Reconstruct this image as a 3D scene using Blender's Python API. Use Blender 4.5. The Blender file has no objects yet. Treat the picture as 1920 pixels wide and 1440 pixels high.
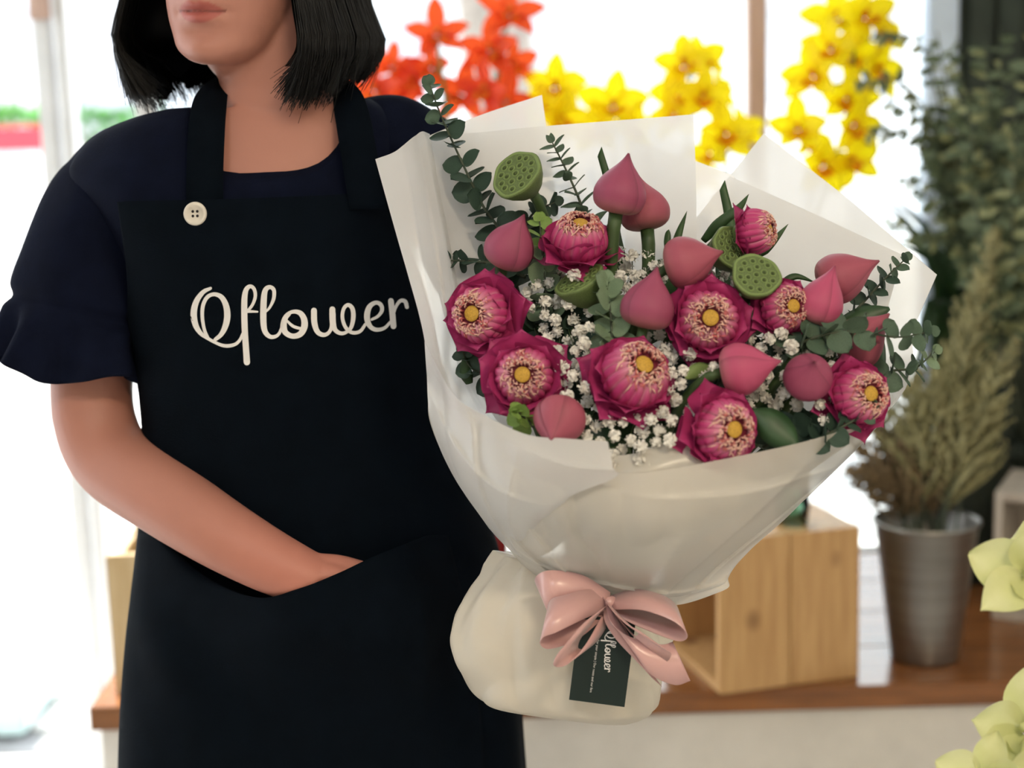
import bpy, bmesh, math, random
import numpy as np
from mathutils import Vector, Matrix, noise
from mathutils.bvhtree import BVHTree

random.seed(7)
rng = np.random.default_rng(11)
SC = bpy.context.scene
COL = SC.collection
PI = math.pi

# ---------------------------------------------------------------- camera
F = 3000.0                                    # focal length in pixels of the 1920x1440 frame
CAM = Vector((0.0, 0.0, 1.33))
PITCH = math.radians(10.0)
ROLL = 0.029
fwd = Vector((0, math.cos(PITCH), -math.sin(PITCH)))
up0 = Vector((0, math.sin(PITCH), math.cos(PITCH)))
rt0 = Vector((1, 0, 0))
UP = (up0 + ROLL * rt0).normalized()
RT = (rt0 - ROLL * up0).normalized()
cd = bpy.data.cameras.new('camera')
cd.sensor_width = 36.0
cd.lens = F / 1920.0 * 36.0
cd.dof.use_dof = True
cd.dof.focus_distance = 1.43
cd.dof.aperture_fstop = 3.3
cd.clip_start = 0.05
cam = bpy.data.objects.new('camera', cd)
COL.objects.link(cam)
cam.matrix_world = Matrix((
    (RT.x, UP.x, -fwd.x, CAM.x),
    (RT.y, UP.y, -fwd.y, CAM.y),
    (RT.z, UP.z, -fwd.z, CAM.z), (0, 0, 0, 1)))
SC.camera = cam

# ---------------------------------------------------------------- world, sun, exposure
wd = bpy.data.worlds.new('sky'); SC.world = wd; wd.use_nodes = True
bg = wd.node_tree.nodes['Background']
bg.inputs['Color'].default_value = (0.93, 0.97, 1.0, 1)
bg.inputs['Strength'].default_value = 2.6
sd = bpy.data.lights.new('sun', 'SUN'); sd.energy = 7.5; sd.angle = math.radians(1.5); sd.color = (1.0, 0.93, 0.82)
sun = bpy.data.objects.new('sun', sd); COL.objects.link(sun)
sun.rotation_euler = Vector((0.30, -0.62, -1.0)).to_track_quat('-Z', 'Y').to_euler()
def fill_light(name, loc, size, power, col):
    l = bpy.data.lights.new(name, 'AREA'); l.shape = 'RECTANGLE'; l.size, l.size_y = size; l.energy = power; l.color = col
    o = bpy.data.objects.new(name, l); COL.objects.link(o); o.location = loc; return o
# unseen fill lights added behind the camera, warm right and cool left
fill_light('ceiling_panel_light', (0.75, -0.75, 2.715), (0.58, 0.28), 25.0, (1.0, 0.82, 0.58))
fill_light('ceiling_panel_light', (-0.75, -0.75, 2.715), (0.58, 0.28), 10.0, (0.93, 0.97, 1.0))
SC.cycles.diffuse_bounces = 3; SC.cycles.glossy_bounces = 3; SC.cycles.transmission_bounces = 6; SC.cycles.max_bounces = 8
SC.view_settings.view_transform = 'Standard'
SC.view_settings.look = 'None'
SC.view_settings.gamma = 1.0
SC.view_settings.exposure = 0.66
SC.view_settings.use_curve_mapping = False

# ---------------------------------------------------------------- helpers
def W(px, py, d):
    """point seen at photo pixel px,py, d metres in front of the camera"""
    px, py, d = float(px), float(py), float(d)
    return CAM + d * fwd + ((px - 960) / F * d) * RT + ((720 - py) / F * d) * UP
def ray(px, py):
    px, py = float(px), float(py)
    return fwd + ((px - 960) / F) * RT + ((720 - py) / F) * UP
def WY(px, py, y):
    r = ray(px, py); return CAM + r * ((float(y) - CAM.y) / r.y)
def WZ(px, py, z):
    r = ray(px, py); return CAM + r * ((z - CAM.z) / r.z)
def aimv(dx, dy, dz):
    return (RT * dx + UP * dy - fwd * dz).normalized()
def lin(c):
    out = []
    for v in c[:3]:
        v = v / 255.0
        out.append(v / 12.92 if v <= 0.04045 else ((v + 0.055) / 1.055) ** 2.4)
    return tuple(out)

def crv(pts, n, closed=False):
    """Catmull-Rom resample of pts (k,m) to n samples"""
    P = np.asarray(pts, float); k = len(P)
    if k == 2:
        t = np.linspace(0, 1, n)[:, None]; return P[0] * (1 - t) + P[1] * t
    if closed:
        t = np.arange(n) * (k / n)
        i = np.floor(t).astype(int); f = (t - i)[:, None]
        p0, p1, p2, p3 = P[(i - 1) % k], P[i % k], P[(i + 1) % k], P[(i + 2) % k]
    else:
        t = np.linspace(0, k - 1, n)
        i = np.minimum(np.floor(t).astype(int), k - 2); f = (t - i)[:, None]
        ext = np.vstack([2 * P[0] - P[1], P, 2 * P[-1] - P[-2]])
        p0, p1, p2, p3 = ext[i], ext[i + 1], ext[i + 2], ext[i + 3]
    return 0.5 * ((2 * p1) + (-p0 + p2) * f + (2 * p0 - 5 * p1 + 4 * p2 - p3) * f ** 2 + (-p0 + 3 * p1 - 3 * p2 + p3) * f ** 3)

WM = {}
def tag(o, label=None, cat=None, group=None, kind=None):
    if label: o['label'] = label
    if cat: o['category'] = cat
    if group: o['group'] = group
    if kind: o['kind'] = kind
    return o
def mesh(name, v, f, mat=None, smooth=True, cols=None):
    me = bpy.data.meshes.new(name)
    me.from_pydata([tuple(map(float, p)) for p in v], [], [tuple(map(int, q)) for q in f])
    if smooth:
        me.polygons.foreach_set('use_smooth', [True] * len(me.polygons))
    if mat is not None:
        me.materials.append(mat)
    if cols is not None:
        a = me.color_attributes.new('Col', 'FLOAT_COLOR', 'POINT')
        c = np.ones((len(v), 4)); c[:, :3] = np.asarray(cols)[:, :3]
        a.data.foreach_set('color', c.ravel())
    me.update()
    return me
def add(name, me, parent=None, M=None):
    o = bpy.data.objects.new(name, me); COL.objects.link(o)
    M = M if M is not None else Matrix.Identity(4)
    if parent is not None:
        o.parent = parent
        o.matrix_parent_inverse = WM[parent.name].inverted()
    o.matrix_basis = M
    WM[o.name] = M.copy()
    return o
def empty(name, loc, label, cat, group=None, M=None):
    o = bpy.data.objects.new(name, None); COL.objects.link(o)
    o.empty_display_size = 0.02
    M = M if M is not None else Matrix.Translation(Vector(loc))
    o.matrix_basis = M; WM[o.name] = M.copy()
    return tag(o, label, cat, group)
def frame(loc, z, spin=0.0, scale=1.0):
    """matrix with +Z along z"""
    z = Vector(z).normalized()
    ref = Vector((0, 0, 1)) if abs(z.z) < 0.95 else Vector((1, 0, 0))
    x = ref.cross(z).normalized(); y = z.cross(x)
    R = Matrix((x, y, z)).transposed().to_4x4()
    s = scale if hasattr(scale, '__len__') else (scale,) * 3
    return Matrix.Translation(Vector(loc)) @ R @ Matrix.Rotation(spin, 4, 'Z') @ Matrix.Diagonal((s[0], s[1], s[2], 1))

def grid_faces(m, n, wrap=False, off=0):
    f = []
    for i in range(m - 1):
        for j in range(n if wrap else n - 1):
            a = i * n + j; b = i * n + (j + 1) % n
            f.append((off + a, off + b, off + b + n, off + a + n))
    return f
def loft(rings, cap=True):
    """rings: list of (n,3) arrays -> closed tube"""
    m = len(rings); n = len(rings[0])
    v = [tuple(p) for r in rings for p in r]
    f = grid_faces(m, n, True)
    if cap:
        v.append(tuple(np.mean(rings[0], axis=0))); v.append(tuple(np.mean(rings[-1], axis=0)))
        a, b = len(v) - 2, len(v) - 1
        for j in range(n):
            f.append((a, (j + 1) % n, j)); o = (m - 1) * n
            f.append((b, o + j, o + (j + 1) % n))
    return v, f
def frames_along(P):
    P = np.asarray(P, float)
    T = np.gradient(P, axis=0); T /= np.linalg.norm(T, axis=1)[:, None] + 1e-12
    ref = np.array([0.31, 0.17, 0.93])
    if abs(T[0] @ ref) > 0.9: ref = np.array([1.0, 0.1, 0])
    N = np.zeros_like(P); x = ref - (ref @ T[0]) * T[0]; x /= np.linalg.norm(x); N[0] = x
    for i in range(1, len(P)):
        x = N[i - 1] - (N[i - 1] @ T[i]) * T[i]; x /= np.linalg.norm(x) + 1e-12; N[i] = x
    return T, N, np.cross(T, N)
def tube(P, R, n=8, cap=True, flat=1.0):
    P = np.asarray(P, float); T, N, B = frames_along(P)
    R = np.broadcast_to(np.asarray(R, float), (len(P),))
    a = np.linspace(0, 2 * PI, n, endpoint=False)
    rings = [P[i] + R[i] * (np.cos(a)[:, None] * N[i] + flat * np.sin(a)[:, None] * B[i]) for i in range(len(P))]
    return loft(rings, cap)
def revolve(prof, n=24, cap=True):
    a = np.linspace(0, 2 * PI, n, endpoint=False)
    rings = [np.stack([r * np.cos(a), r * np.sin(a), np.full(n, z)], 1) for r, z in prof]
    return loft(rings, cap)
def merge(parts):
    v, f = [], []
    for pv, pf in parts:
        o = len(v); v.extend(pv); f.extend([tuple(i + o for i in q) for q in pf])
    return v, f
def box(lo, hi, bev=0.0):
    x0, y0, z0 = lo; x1, y1, z1 = hi
    if bev <= 0:
        v = [(x, y, z) for z in (z0, z1) for y in (y0, y1) for x in (x0, x1)]
        return v, [(0, 2, 3, 1), (4, 5, 7, 6), (0, 1, 5, 4), (2, 6, 7, 3), (0, 4, 6, 2), (1, 3, 7, 5)]
    bm = bmesh.new()
    bmesh.ops.create_cube(bm, size=1.0)
    for q in bm.verts:
        q.co = Vector(((x0 + x1) / 2 + q.co.x * (x1 - x0), (y0 + y1) / 2 + q.co.y * (y1 - y0), (z0 + z1) / 2 + q.co.z * (z1 - z0)))
    bmesh.ops.bevel(bm, geom=list(bm.edges), offset=bev, segments=2, affect='EDGES')
    v = [tuple(q.co) for q in bm.verts]; bm.verts.index_update()
    f = [tuple(x.index for x in p.verts) for p in bm.faces]; bm.free()
    return v, f
def xf(vf, M):
    return [tuple(M @ Vector(p)) for p in vf[0]], vf[1]
def surf(ctrl, m, n):
    """ctrl rows x cols x 3 -> smooth grid (m*n verts)"""
    A = np.array([crv(r, n) for r in ctrl])
    B = np.stack([crv(A[:, j], m) for j in range(n)], 1)
    return B
def gsurf(G):
    m, n = G.shape[:2]
    return [tuple(p) for p in G.reshape(-1, 3)], grid_faces(m, n)

# ---------------------------------------------------------------- materials
def mat(name, c, rough=0.6, var=0.10, scale=18.0, bump=0.0, bscale=60.0, trans=0.0, tc=None, metal=0.0,
        spec=0.4, attr=False, see=0.0, c2=None, stretch=None, sheen=0.0, coat=0.0):
    m = bpy.data.materials.new(name); m.use_nodes = True
    nt = m.node_tree; N = nt.nodes; L = nt.links
    p = N['Principled BSDF']; out = N['Material Output']
    p.inputs['Roughness'].default_value = rough
    p.inputs['Metallic'].default_value = metal
    p.inputs['Specular IOR Level'].default_value = spec
    p.inputs['Sheen Weight'].default_value = sheen
    p.inputs['Coat Weight'].default_value = coat
    col = lin(c)
    tco = N.new('ShaderNodeTexCoord'); mp = N.new('ShaderNodeMapping')
    L.new(tco.outputs['Object'], mp.inputs['Vector'])
    if stretch: mp.inputs['Scale'].default_value = stretch
    nz = N.new('ShaderNodeTexNoise'); nz.inputs['Scale'].default_value = scale; nz.inputs['Detail'].default_value = 4.0
    L.new(mp.outputs['Vector'], nz.inputs['Vector'])
    mix = N.new('ShaderNodeMix'); mix.data_type = 'RGBA'
    if attr:
        at = N.new('ShaderNodeAttribute'); at.attribute_name = 'Col'
        hs = N.new('ShaderNodeHueSaturation')
        mr = N.new('ShaderNodeMapRange'); mr.inputs[3].default_value = 1 - var; mr.inputs[4].default_value = 1 + var
        L.new(nz.outputs['Fac'], mr.inputs[0]); L.new(mr.outputs[0], hs.inputs['Value'])
        L.new(at.outputs['Color'], hs.inputs['Color']); csock = hs.outputs['Color']
    else:
        d2 = lin(c2) if c2 else tuple(max(0, x * (1 - 2 * var)) for x in col)
        mix.inputs[6].default_value = (*d2, 1)
        mix.inputs[7].default_value = (*(tuple(min(1, x * (1 + var)) for x in col) if not c2 else col), 1)
        rp = N.new('ShaderNodeMapRange'); rp.inputs[1].default_value = 0.32; rp.inputs[2].default_value = 0.68
        L.new(nz.outputs['Fac'], rp.inputs[0]); L.new(rp.outputs[0], mix.inputs[0]); csock = mix.outputs[2]
    L.new(csock, p.inputs['Base Color'])
    if bump > 0:
        b = N.new('ShaderNodeBump'); b.inputs['Strength'].default_value = bump; b.inputs['Distance'].default_value = 0.002
        n2 = N.new('ShaderNodeTexNoise'); n2.inputs['Scale'].default_value = bscale; n2.inputs['Detail'].default_value = 3
        L.new(mp.outputs['Vector'], n2.inputs['Vector']); L.new(n2.outputs['Fac'], b.inputs['Height'])
        L.new(b.outputs['Normal'], p.inputs['Normal'])
    last = p.outputs['BSDF']
    if trans > 0:
        t = N.new('ShaderNodeBsdfTranslucent')
        if tc: t.inputs['Color'].default_value = (*lin(tc), 1)
        else: L.new(csock, t.inputs['Color'])
        ms = N.new('ShaderNodeMixShader'); ms.inputs[0].default_value = trans
        L.new(last, ms.inputs[1]); L.new(t.outputs['BSDF'], ms.inputs[2]); last = ms.outputs['Shader']
    if see > 0:
        t = N.new('ShaderNodeBsdfTransparent')
        ms = N.new('ShaderNodeMixShader'); ms.inputs[0].default_value = see
        L.new(last, ms.inputs[1]); L.new(t.outputs['BSDF'], ms.inputs[2]); last = ms.outputs['Shader']
    L.new(last, out.inputs['Surface'])
    return m
def glassmat(name, tint=(0.97, 0.99, 0.98), refl=0.06):
    m = bpy.data.materials.new(name); m.use_nodes = True
    N = m.node_tree.nodes; L = m.node_tree.links; N.remove(N['Principled BSDF'])
    t = N.new('ShaderNodeBsdfTransparent'); t.inputs['Color'].default_value = (*tint, 1)
    g = N.new('ShaderNodeBsdfGlossy'); g.inputs['Roughness'].default_value = 0.02
    fr = N.new('ShaderNodeFresnel'); fr.inputs['IOR'].default_value = 1.45
    ms = N.new('ShaderNodeMixShader')
    L.new(fr.outputs[0], ms.inputs[0]); L.new(t.outputs[0], ms.inputs[1]); L.new(g.outputs[0], ms.inputs[2])
    L.new(ms.outputs[0], N['Material Output'].inputs['Surface'])
    return m
def woodmat(name, c, c2, rough=0.45, scale=6.0, stretch=(14, 14, 1.2), knots=False, coat=0.0):
    m = mat(name, c, rough=rough, scale=scale, c2=c2, stretch=stretch, bump=0.08, bscale=20, coat=coat)
    if knots:
        N = m.node_tree.nodes; L = m.node_tree.links; p = N['Principled BSDF']
        src = p.inputs['Base Color'].links[0].from_socket
        tco = N.new('ShaderNodeTexCoord'); mp = N.new('ShaderNodeMapping'); mp.inputs['Scale'].default_value = (1, 1, 0.7)
        L.new(tco.outputs['Object'], mp.inputs['Vector'])
        vo = N.new('ShaderNodeTexVoronoi'); vo.inputs['Scale'].default_value = 11.0
        L.new(mp.outputs[0], vo.inputs['Vector'])
        mr = N.new('ShaderNodeMapRange'); mr.inputs[1].default_value = 0.07; mr.inputs[2].default_value = 0.20
        mr.inputs[3].default_value = 0.9; mr.inputs[4].default_value = 0.0
        L.new(vo.outputs['Distance'], mr.inputs[0])
        mx = N.new('ShaderNodeMix'); mx.data_type = 'RGBA'
        L.new(mr.outputs[0], mx.inputs[0]); L.new(src, mx.inputs[6]); mx.inputs[7].default_value = (*lin((112, 70, 38)), 1)
        L.new(mx.outputs[2], p.inputs['Base Color'])
    return m

M_ = {}
M_['lampglow'] = bpy.data.materials.new('lamp_diffuser'); M_['lampglow'].use_nodes = True
_p = M_['lampglow'].node_tree.nodes['Principled BSDF']; _p.inputs['Emission Color'].default_value = (1, .85, .62, 1); _p.inputs['Emission Strength'].default_value = 2.0  # glowing face of the added fill panels
M_['floor'] = mat('pale_floor', (205, 203, 200), 0.35, 0.04)
M_['plaster'] = mat('white_plaster', (225, 222, 215), 0.8, 0.03)
M_['wall_green'] = mat('dark_green_panel', (46, 56, 48), 0.7, 0.12)
M_['pave'] = mat('pale_paving', (222, 222, 220), 0.8, 0.08, scale=3)
M_['pave2'] = mat('grey_joint', (150, 152, 155), 0.9, 0.1)
M_['white_paint'] = mat('white_paint', (226, 228, 230), 0.4, 0.03)
M_['steel_blue'] = mat('pale_blue_metal', (200, 216, 236), 0.35, 0.04, metal=0.2)
M_['brownpost'] = woodmat('brown_post', (206, 176, 162), (186, 154, 138))
M_['counter_wood'] = woodmat('varnished_counter', (150, 98, 56), (118, 74, 42), rough=0.22, stretch=(1.2, 14, 14), coat=0.3)
M_['cabinet'] = mat('white_cabinet', (222, 218, 210), 0.45, 0.03)
M_['crate'] = woodmat('pine_crate', (210, 170, 118), (190, 148, 98), knots=True)
M_['crate_pale'] = woodmat('pale_pine', (214, 190, 148), (196, 168, 124))
M_['whitewood'] = woodmat('whitewashed_wood', (206, 198, 186), (182, 170, 156))
M_['darkwood'] = woodmat('brown_inner_wood', (128, 88, 58), (98, 64, 40))
M_['zinc'] = mat('brushed_zinc', (150, 147, 142), 0.34, 0.08, metal=0.9, scale=4, stretch=(1, 1, 30))
M_['glass'] = glassmat('clear_glass')
M_['aqua'] = glassmat('aqua_glass', (0.72, 0.92, 0.86))
M_['facade'] = mat('pale_facade', (240, 240, 244), 0.8, 0.04, scale=1)
M_['shutter'] = mat('grey_shutter', (200, 204, 214), 0.6, 0.08)
M_['red'] = mat('red_paint', (196, 46, 60), 0.5, 0.05)
M_['green_hedge'] = mat('fresh_green', (96, 168, 74), 0.6, 0.1)
M_['bark'] = mat('grey_bark', (140, 130, 124), 0.9, 0.15, bump=0.4)
M_['slab'] = mat('pale_teal_slab', (196, 220, 220), 0.5, 0.03)
M_['pot'] = mat('grey_ceramic', (120, 118, 116), 0.5, 0.05)
M_['soil'] = mat('dark_soil', (48, 38, 30), 0.95, 0.2)
# ================================================================ setting
ZC = WY(1400, 1292, 2.35).z                       # counter top height
YC = 2.35; YW = 3.10
XL = WY(168, 1345, YC).x
XR = 1.30
def S(name, vf, m, parent=None, smooth=False):
    o = add(name, mesh(name, vf[0], vf[1], m, smooth), parent)
    if parent is None: o['kind'] = 'structure'
    return o
S('floor', box((-2.2, -2.4, -0.06), (XR, YW + 0.1, 0.0)), M_['floor'])
S('ceiling', box((-2.2, -2.4, 2.75), (XR + 0.1, YW + 0.15, 2.85)), M_['plaster'])
S('wall_left', box((-1.9, -2.4, 0), (-1.8, 1.6, 2.75)), M_['plaster'])
S('wall_front', box((-1.9, -2.5, 0), (XR + 0.1, -2.4, 2.75)), M_['plaster'])
S('wall_right', box((XR, -2.4, 0), (XR + 0.1, YW + 0.15, 2.75)), M_['plaster'])
# dark green panelled stretch of the back wall, right of the window
xg = WY(1800, 50, YW).x
wb = S('wall_back', box((xg, YW, 0), (XR, YW + 0.12, 2.75)), M_['wall_green'])
for k in range(9):
    x0 = xg + 0.012 + k * 0.058
    if x0 + 0.05 < XR:
        S('panel', box((x0, YW - 0.018, 0.02), (x0 + 0.046, YW, 2.74), 0.004), M_['wall_green'], wb)
# shop window behind the counter
xw0 = XL - 0.02
win = S('window_1', box((xw0, YW, ZC - 0.06), (xg, YW + 0.06, ZC)), M_['white_paint'])
S('window_head', box((xw0, YW, 2.6), (xg, YW + 0.06, 2.75)), M_['white_paint'], win)
xm = WY(1421, 120, YW).x
S('mullion', box((xm - 0.017, YW - 0.005, ZC), (xm + 0.017, YW + 0.05, 2.6), 0.003), M_['brownpost'], win)
xp0, xp1 = WY(1736, 120, YW).x, WY(1792, 120, YW).x
S('steel_post', box((xp0, YW - 0.02, ZC), (xp1, YW + 0.05, 2.6), 0.004), M_['steel_blue'], win)
S('mullion', box((xw0 - 0.015, YW - 0.005, 0.0), (xw0 + 0.02, YW + 0.05, 2.6), 0.003), M_['white_paint'], win)
for a, b in ((xw0 + 0.02, xm - 0.017), (xm + 0.017, xp0), (xp1, xg)):
    S('pane', box((a, YW + 0.02, ZC), (b, YW + 0.026, 2.6)), M_['glass'], win)
# glass door on the left
xd = WY(52, 900, YW).x
door = S('door_1', box((xd - 0.011, YW - 0.4, 0.02), (xd + 0.011, YW - 0.385, 2.3), 0.002), M_['steel_blue'])
S('pane', box((xd - 0.9, YW - 0.397, 0.05), (xd - 0.011, YW - 0.389, 2.28)), M_['glass'], door)
S('rail', box((xd - 0.9, YW - 0.4, 0.0), (xd, YW - 0.385, 0.05)), M_['steel_blue'], door)
for k, (px, w) in enumerate(((88, 0.015), (124, 0.010))):
    x = WY(px, 150, YW).x
    S('jamb', box((x - w, YW - 0.02, 0.0), (x + w, YW + 0.04, 2.6), 0.003), M_['white_paint'], door)
x = WY(84, 20, YW).x
S('hinge_block', box((x - 0.018, YW - 0.045, WY(84, 38, YW).z), (x + 0.018, YW - 0.02, 1.75), 0.003), M_['brownpost'], door)

# outside: sunlit paving, stones as geometry near the door
S('pavement', box((-14, YW + 0.15, -0.10), (14, 17.8, -0.012)), M_['pave2'])
TX = WY(950, 260, 7.5).x
pv, pf = [], []
for iy in range(26):
    for ix in range(30):
        cx = -5.2 + ix * 0.21 + (0.1 if iy % 2 else 0) + random.uniform(-.015, .015)
        cy = YW + 0.32 + iy * 0.17 + random.uniform(-.012, .012)
        if cx > 1.0 or math.hypot(cx - TX, cy - 7.5) < .34: continue
        hx, hy = 0.088 + random.uniform(-.02, .012), 0.07 + random.uniform(-.014, .01)
        v, f = box((-hx, -hy, -0.02), (hx, hy, random.uniform(.0, .012)))
        Mx = Matrix.Translation((cx, cy, 0)) @ Matrix.Rotation(random.uniform(-.12, .12), 4, 'Z')
        v, f = xf((v, f), Mx); o = len(pv); pv += v; pf += [tuple(i + o for i in q) for q in f]
o = add('paving_stones', mesh('paving_stones', pv, pf, M_['pave'], False)); tag(o, 'pale worn paving stones outside the glass door', 'paving', kind='stuff')
S('road', box((-14, YW + 4.9, -0.03), (14, 17.6, 0.004)), M_['pave'])
# pale teal slab lying by the door
sl = WZ(40, 1240, 0.10)
o = add('doorstep_slab', mesh('doorstep_slab', *box((sl.x - 0.5, sl.y - 0.20, 0.0), (sl.x + 0.06, sl.y + 0.20, 0.11), 0.006), M_['slab'], False), None)
tag(o, 'pale teal slab step lying outside the glass door', 'step')

# building across the street
yb = 17.0
bl = empty('street_building', (0, yb, 0), 'pale shopfront building across the sunny street', 'building')
P = lambda n, vf, m, par=bl, sm=False: add(n, mesh(n, vf[0], vf[1], m, sm), par)
P('facade_wall', box((-13, yb, 0), (13, yb + 0.4, 5.5)), M_['facade'])
P('awning', box((-13, yb - 0.9, 2.35), (13, yb, 2.75), 0.02), M_['shutter'])
for k in range(10):
    x0 = -11.5 + k * 2.35
    s_ = P('shutter', box((x0, yb - 0.06, 0.9 if k % 3 else 1.2), (x0 + 1.5, yb, 2.2), 0.01), M_['shutter'])
    P('sill', box((x0 - 0.1, yb - 0.12, 0.82 if k % 3 else 1.12), (x0 + 1.6, yb, 0.9 if k % 3 else 1.2)), M_['facade'], s_)
o = add('red_barrier', mesh('red_barrier', *box((-9.0, 14.0, 1.02), (-3.7, 14.08, 1.24), 0.01), M_['red'], False)); 
tag(o, 'red horizontal barrier board on the far side of the street', 'barrier')
for x in (-8.6, -6.3, -4.1):
    add('barrier_post', mesh('barrier_post', *box((x - .04, 14.02, -0.01), (x + .04, 14.07, 1.2)), M_['white_paint'], False), o)
def hedge_mesh(w, n):
    parts = []
    for i in range(n):
        c = Vector((random.uniform(-w, w), random.uniform(-.15, .15), random.uniform(.1, .45)))
        r = random.uniform(.06, .14)
        d = Vector((random.uniform(-1, 1), random.uniform(-1, 1), random.uniform(0, 1))).normalized()
        s = d.cross(Vector((0, 0, 1))).normalized() * r * 0.5
        q = [c - d * r, c + s, c + d * r, c - s]
        parts.append(([tuple(x) for x in q], [(0, 1, 2, 3)]))
    return merge(parts)
hp = empty('street_planter', (-4.4, 14.6, 0), 'low planter with fresh green hedge across the street', 'planter')
add('planter_box', mesh('planter_box', *box((-5.6, 14.4, 0), (-3.0, 14.8, 1.05), 0.02), M_['white_paint'], False), hp)
hm = hedge_mesh(1.2, 500)
o = add('hedge_leaves', mesh('hedge_leaves', *xf(hm, Matrix.Translation((-4.3, 14.6, 0.95))), M_['green_hedge']), hp); o['kind'] = 'stuff'
# street tree trunk
tp = [WY(905, -260, 7.5), WY(930, 60, 7.5), WY(950, 260, 7.5), WZ(950, 620, 0)]
zt = [Vector((p.x, 7.5, p.z)) for p in tp[:3]]; zt.append(Vector((zt[-1].x + 0.01, 7.5, -0.02)))
tr = empty('street_tree', zt[-1], 'grey street tree trunk outside the window behind orange orchids', 'tree')
v, f = tube(crv([tuple(p) for p in zt], 18), np.linspace(.15, .2, 18), 14)
add('trunk', mesh('trunk', v, f, M_['bark']), tr)
for a in (-1, 1, .3):
    b0 = zt[0]; b1 = b0 + Vector((a * .5, .1, .7)); b2 = b1 + Vector((a * .4, -.1, .9))
    v, f = tube(crv([tuple(b0 - Vector((0, 0, .1))), tuple(b1), tuple(b2)], 8), np.linspace(.1, .03, 8), 8)
    add('branch', mesh('branch', v, f, M_['bark']), tr)

for lx in (0.75, -0.75):  # unseen panels added around the fill lights
    cl_ = empty('ceiling_lamp', (lx, -0.75, 2.75), 'warm rectangular ceiling lamp panel on the %s above the photographer' % ('right' if lx > 0 else 'left'), 'lamp')
    add('housing', mesh('housing', *box((lx - .32, -.92, 2.728), (lx + .32, -.58, 2.75), .003), M_['white_paint'], False), cl_)
    add('diffuser', mesh('diffuser', *box((lx - .30, -.90, 2.722), (lx + .30, -.60, 2.728)), M_['lampglow'], False), cl_)
# ---------------------------------------------------------------- counter
ct = empty('display_counter', ((XL + XR) / 2, (YC + YW) / 2, 0), 'low white display counter with varnished wood top along the window', 'counter')
bt = 0.038
P = lambda n, vf, m, par=ct, sm=False: add(n, mesh(n, vf[0], vf[1], m, sm), par)
P('cabinet_body', box((XL + 0.012, YC + 0.015, 0), (XR - 0.01, YW - 0.03, ZC - bt)), M_['cabinet'])
for i in range(4):                                # boards of the top
    y0 = YC + i * (YW - 0.03 - YC) / 4
    P('counter_board', box((XL, y0, ZC - bt), (XR - 0.005, y0 + (YW - 0.03 - YC) / 4 - 0.0012, ZC), 0.002), M_['counter_wood'])

# ---------------------------------------------------------------- crates
def crate(loc, yaw, sx, sy, sz, mt, label, open_dir, nb=2, inner=None):
    """five board panels; local x right, y back; open_dir in '-x','-y','+z'"""
    Mx = Matrix.Translation(Vector(loc)) @ Matrix.Rotation(yaw, 4, 'Z')
    r = empty('wooden_crate', loc, label, 'crate', M=Mx)
    t = 0.014; g = 0.0012
    def put(n, lo, hi, m=mt):
        add(n, mesh(n, *box(lo, hi, 0.0012), m, False), r, Mx)
    for i in range(nb):
        w = sx / nb; a, b = i * w, (i + 1) * w - g
        if open_dir != '-y': put('board', (a, 0, 0), (b, t, sz))
        put('board', (a, sy - t, 0), (b, sy, sz))
        put('board', (a, t, 0), (b, sy - t, t))
        if open_dir != '+z': put('board', (a, t, sz - t), (b, sy - t, sz))
    for i in range(nb):
        w = (sy - 2 * t) / nb; a, b = t + i * w, t + (i + 1) * w - g
        if open_dir != '-x': put('board', (0, a, t), (t, b, sz - t))
        put('board', (sx - t, a, t), (sx, b, sz - t))
    return r
c0 = WZ(1350, 1303, ZC)
c1 = WZ(1350, 1303, ZC); 
hgt = 0.243
yawc = math.radians(15)
crate((c0.x, c0.y, ZC), yawc, 0.235, 0.24, hgt, M_['crate'], 'knotty pine crate open to the left, beside the zinc bucket', '-x')
c2 = WZ(217, 1300, ZC)
crate((c2.x, max(c2.y, YC + 0.02), ZC), math.radians(2), 0.25, 0.24, 0.225, M_['crate_pale'], 'pale pine crate at the left end of the counter beside the apron', '+z')
c3 = WZ(1857, 1165, ZC)
crate((c3.x, c3.y, ZC), math.radians(-26), 0.28, 0.2, 0.225, M_['whitewood'], 'small whitewashed open box at the right edge behind pale orchid', '-y')

# ---------------------------------------------------------------- zinc bucket
b0 = WZ(1733, 1232, ZC)
Db = (b0 - CAM).dot(fwd)
hb = (WY(1733, 975, b0.y).z - ZC) * 1.0
rb, rtp = 63 / F * Db, 95 / F * Db
bk = empty('zinc_bucket', (b0.x, b0.y, ZC), 'tall tapered zinc bucket holding dried plumes on the counter', 'bucket')
prof = [(rb * 0.96, 0), (rb, 0.004), (rb * 1.01, 0.012), (rtp * 0.985, hb - 0.006), (rtp * 1.01, hb - 0.004), (rtp * 1.02, hb), (rtp * 1.0, hb + 0.002), (rtp * 0.97, hb - 0.004), (rb * 0.95, 0.02)]
v, f = revolve(prof, 48, True); v, f = xf((v, f), Matrix.Translation((b0.x, b0.y, ZC)))
add('bucket_wall', mesh('bucket_wall', v, f, M_['zinc']), bk)
v, f = revolve([(rtp * 1.005, hb - 0.005), (rtp * 1.035, hb - 0.003), (rtp * 1.035, hb + 0.002), (rtp * 1.0, hb + 0.003)], 48, False)
add('rolled_rim', mesh('rolled_rim', *xf((v, f), Matrix.Translation((b0.x, b0.y, ZC))), M_['zinc']), bk)
BK = Vector((b0.x, b0.y, ZC)); BKH = hb; BKR = rtp
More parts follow.
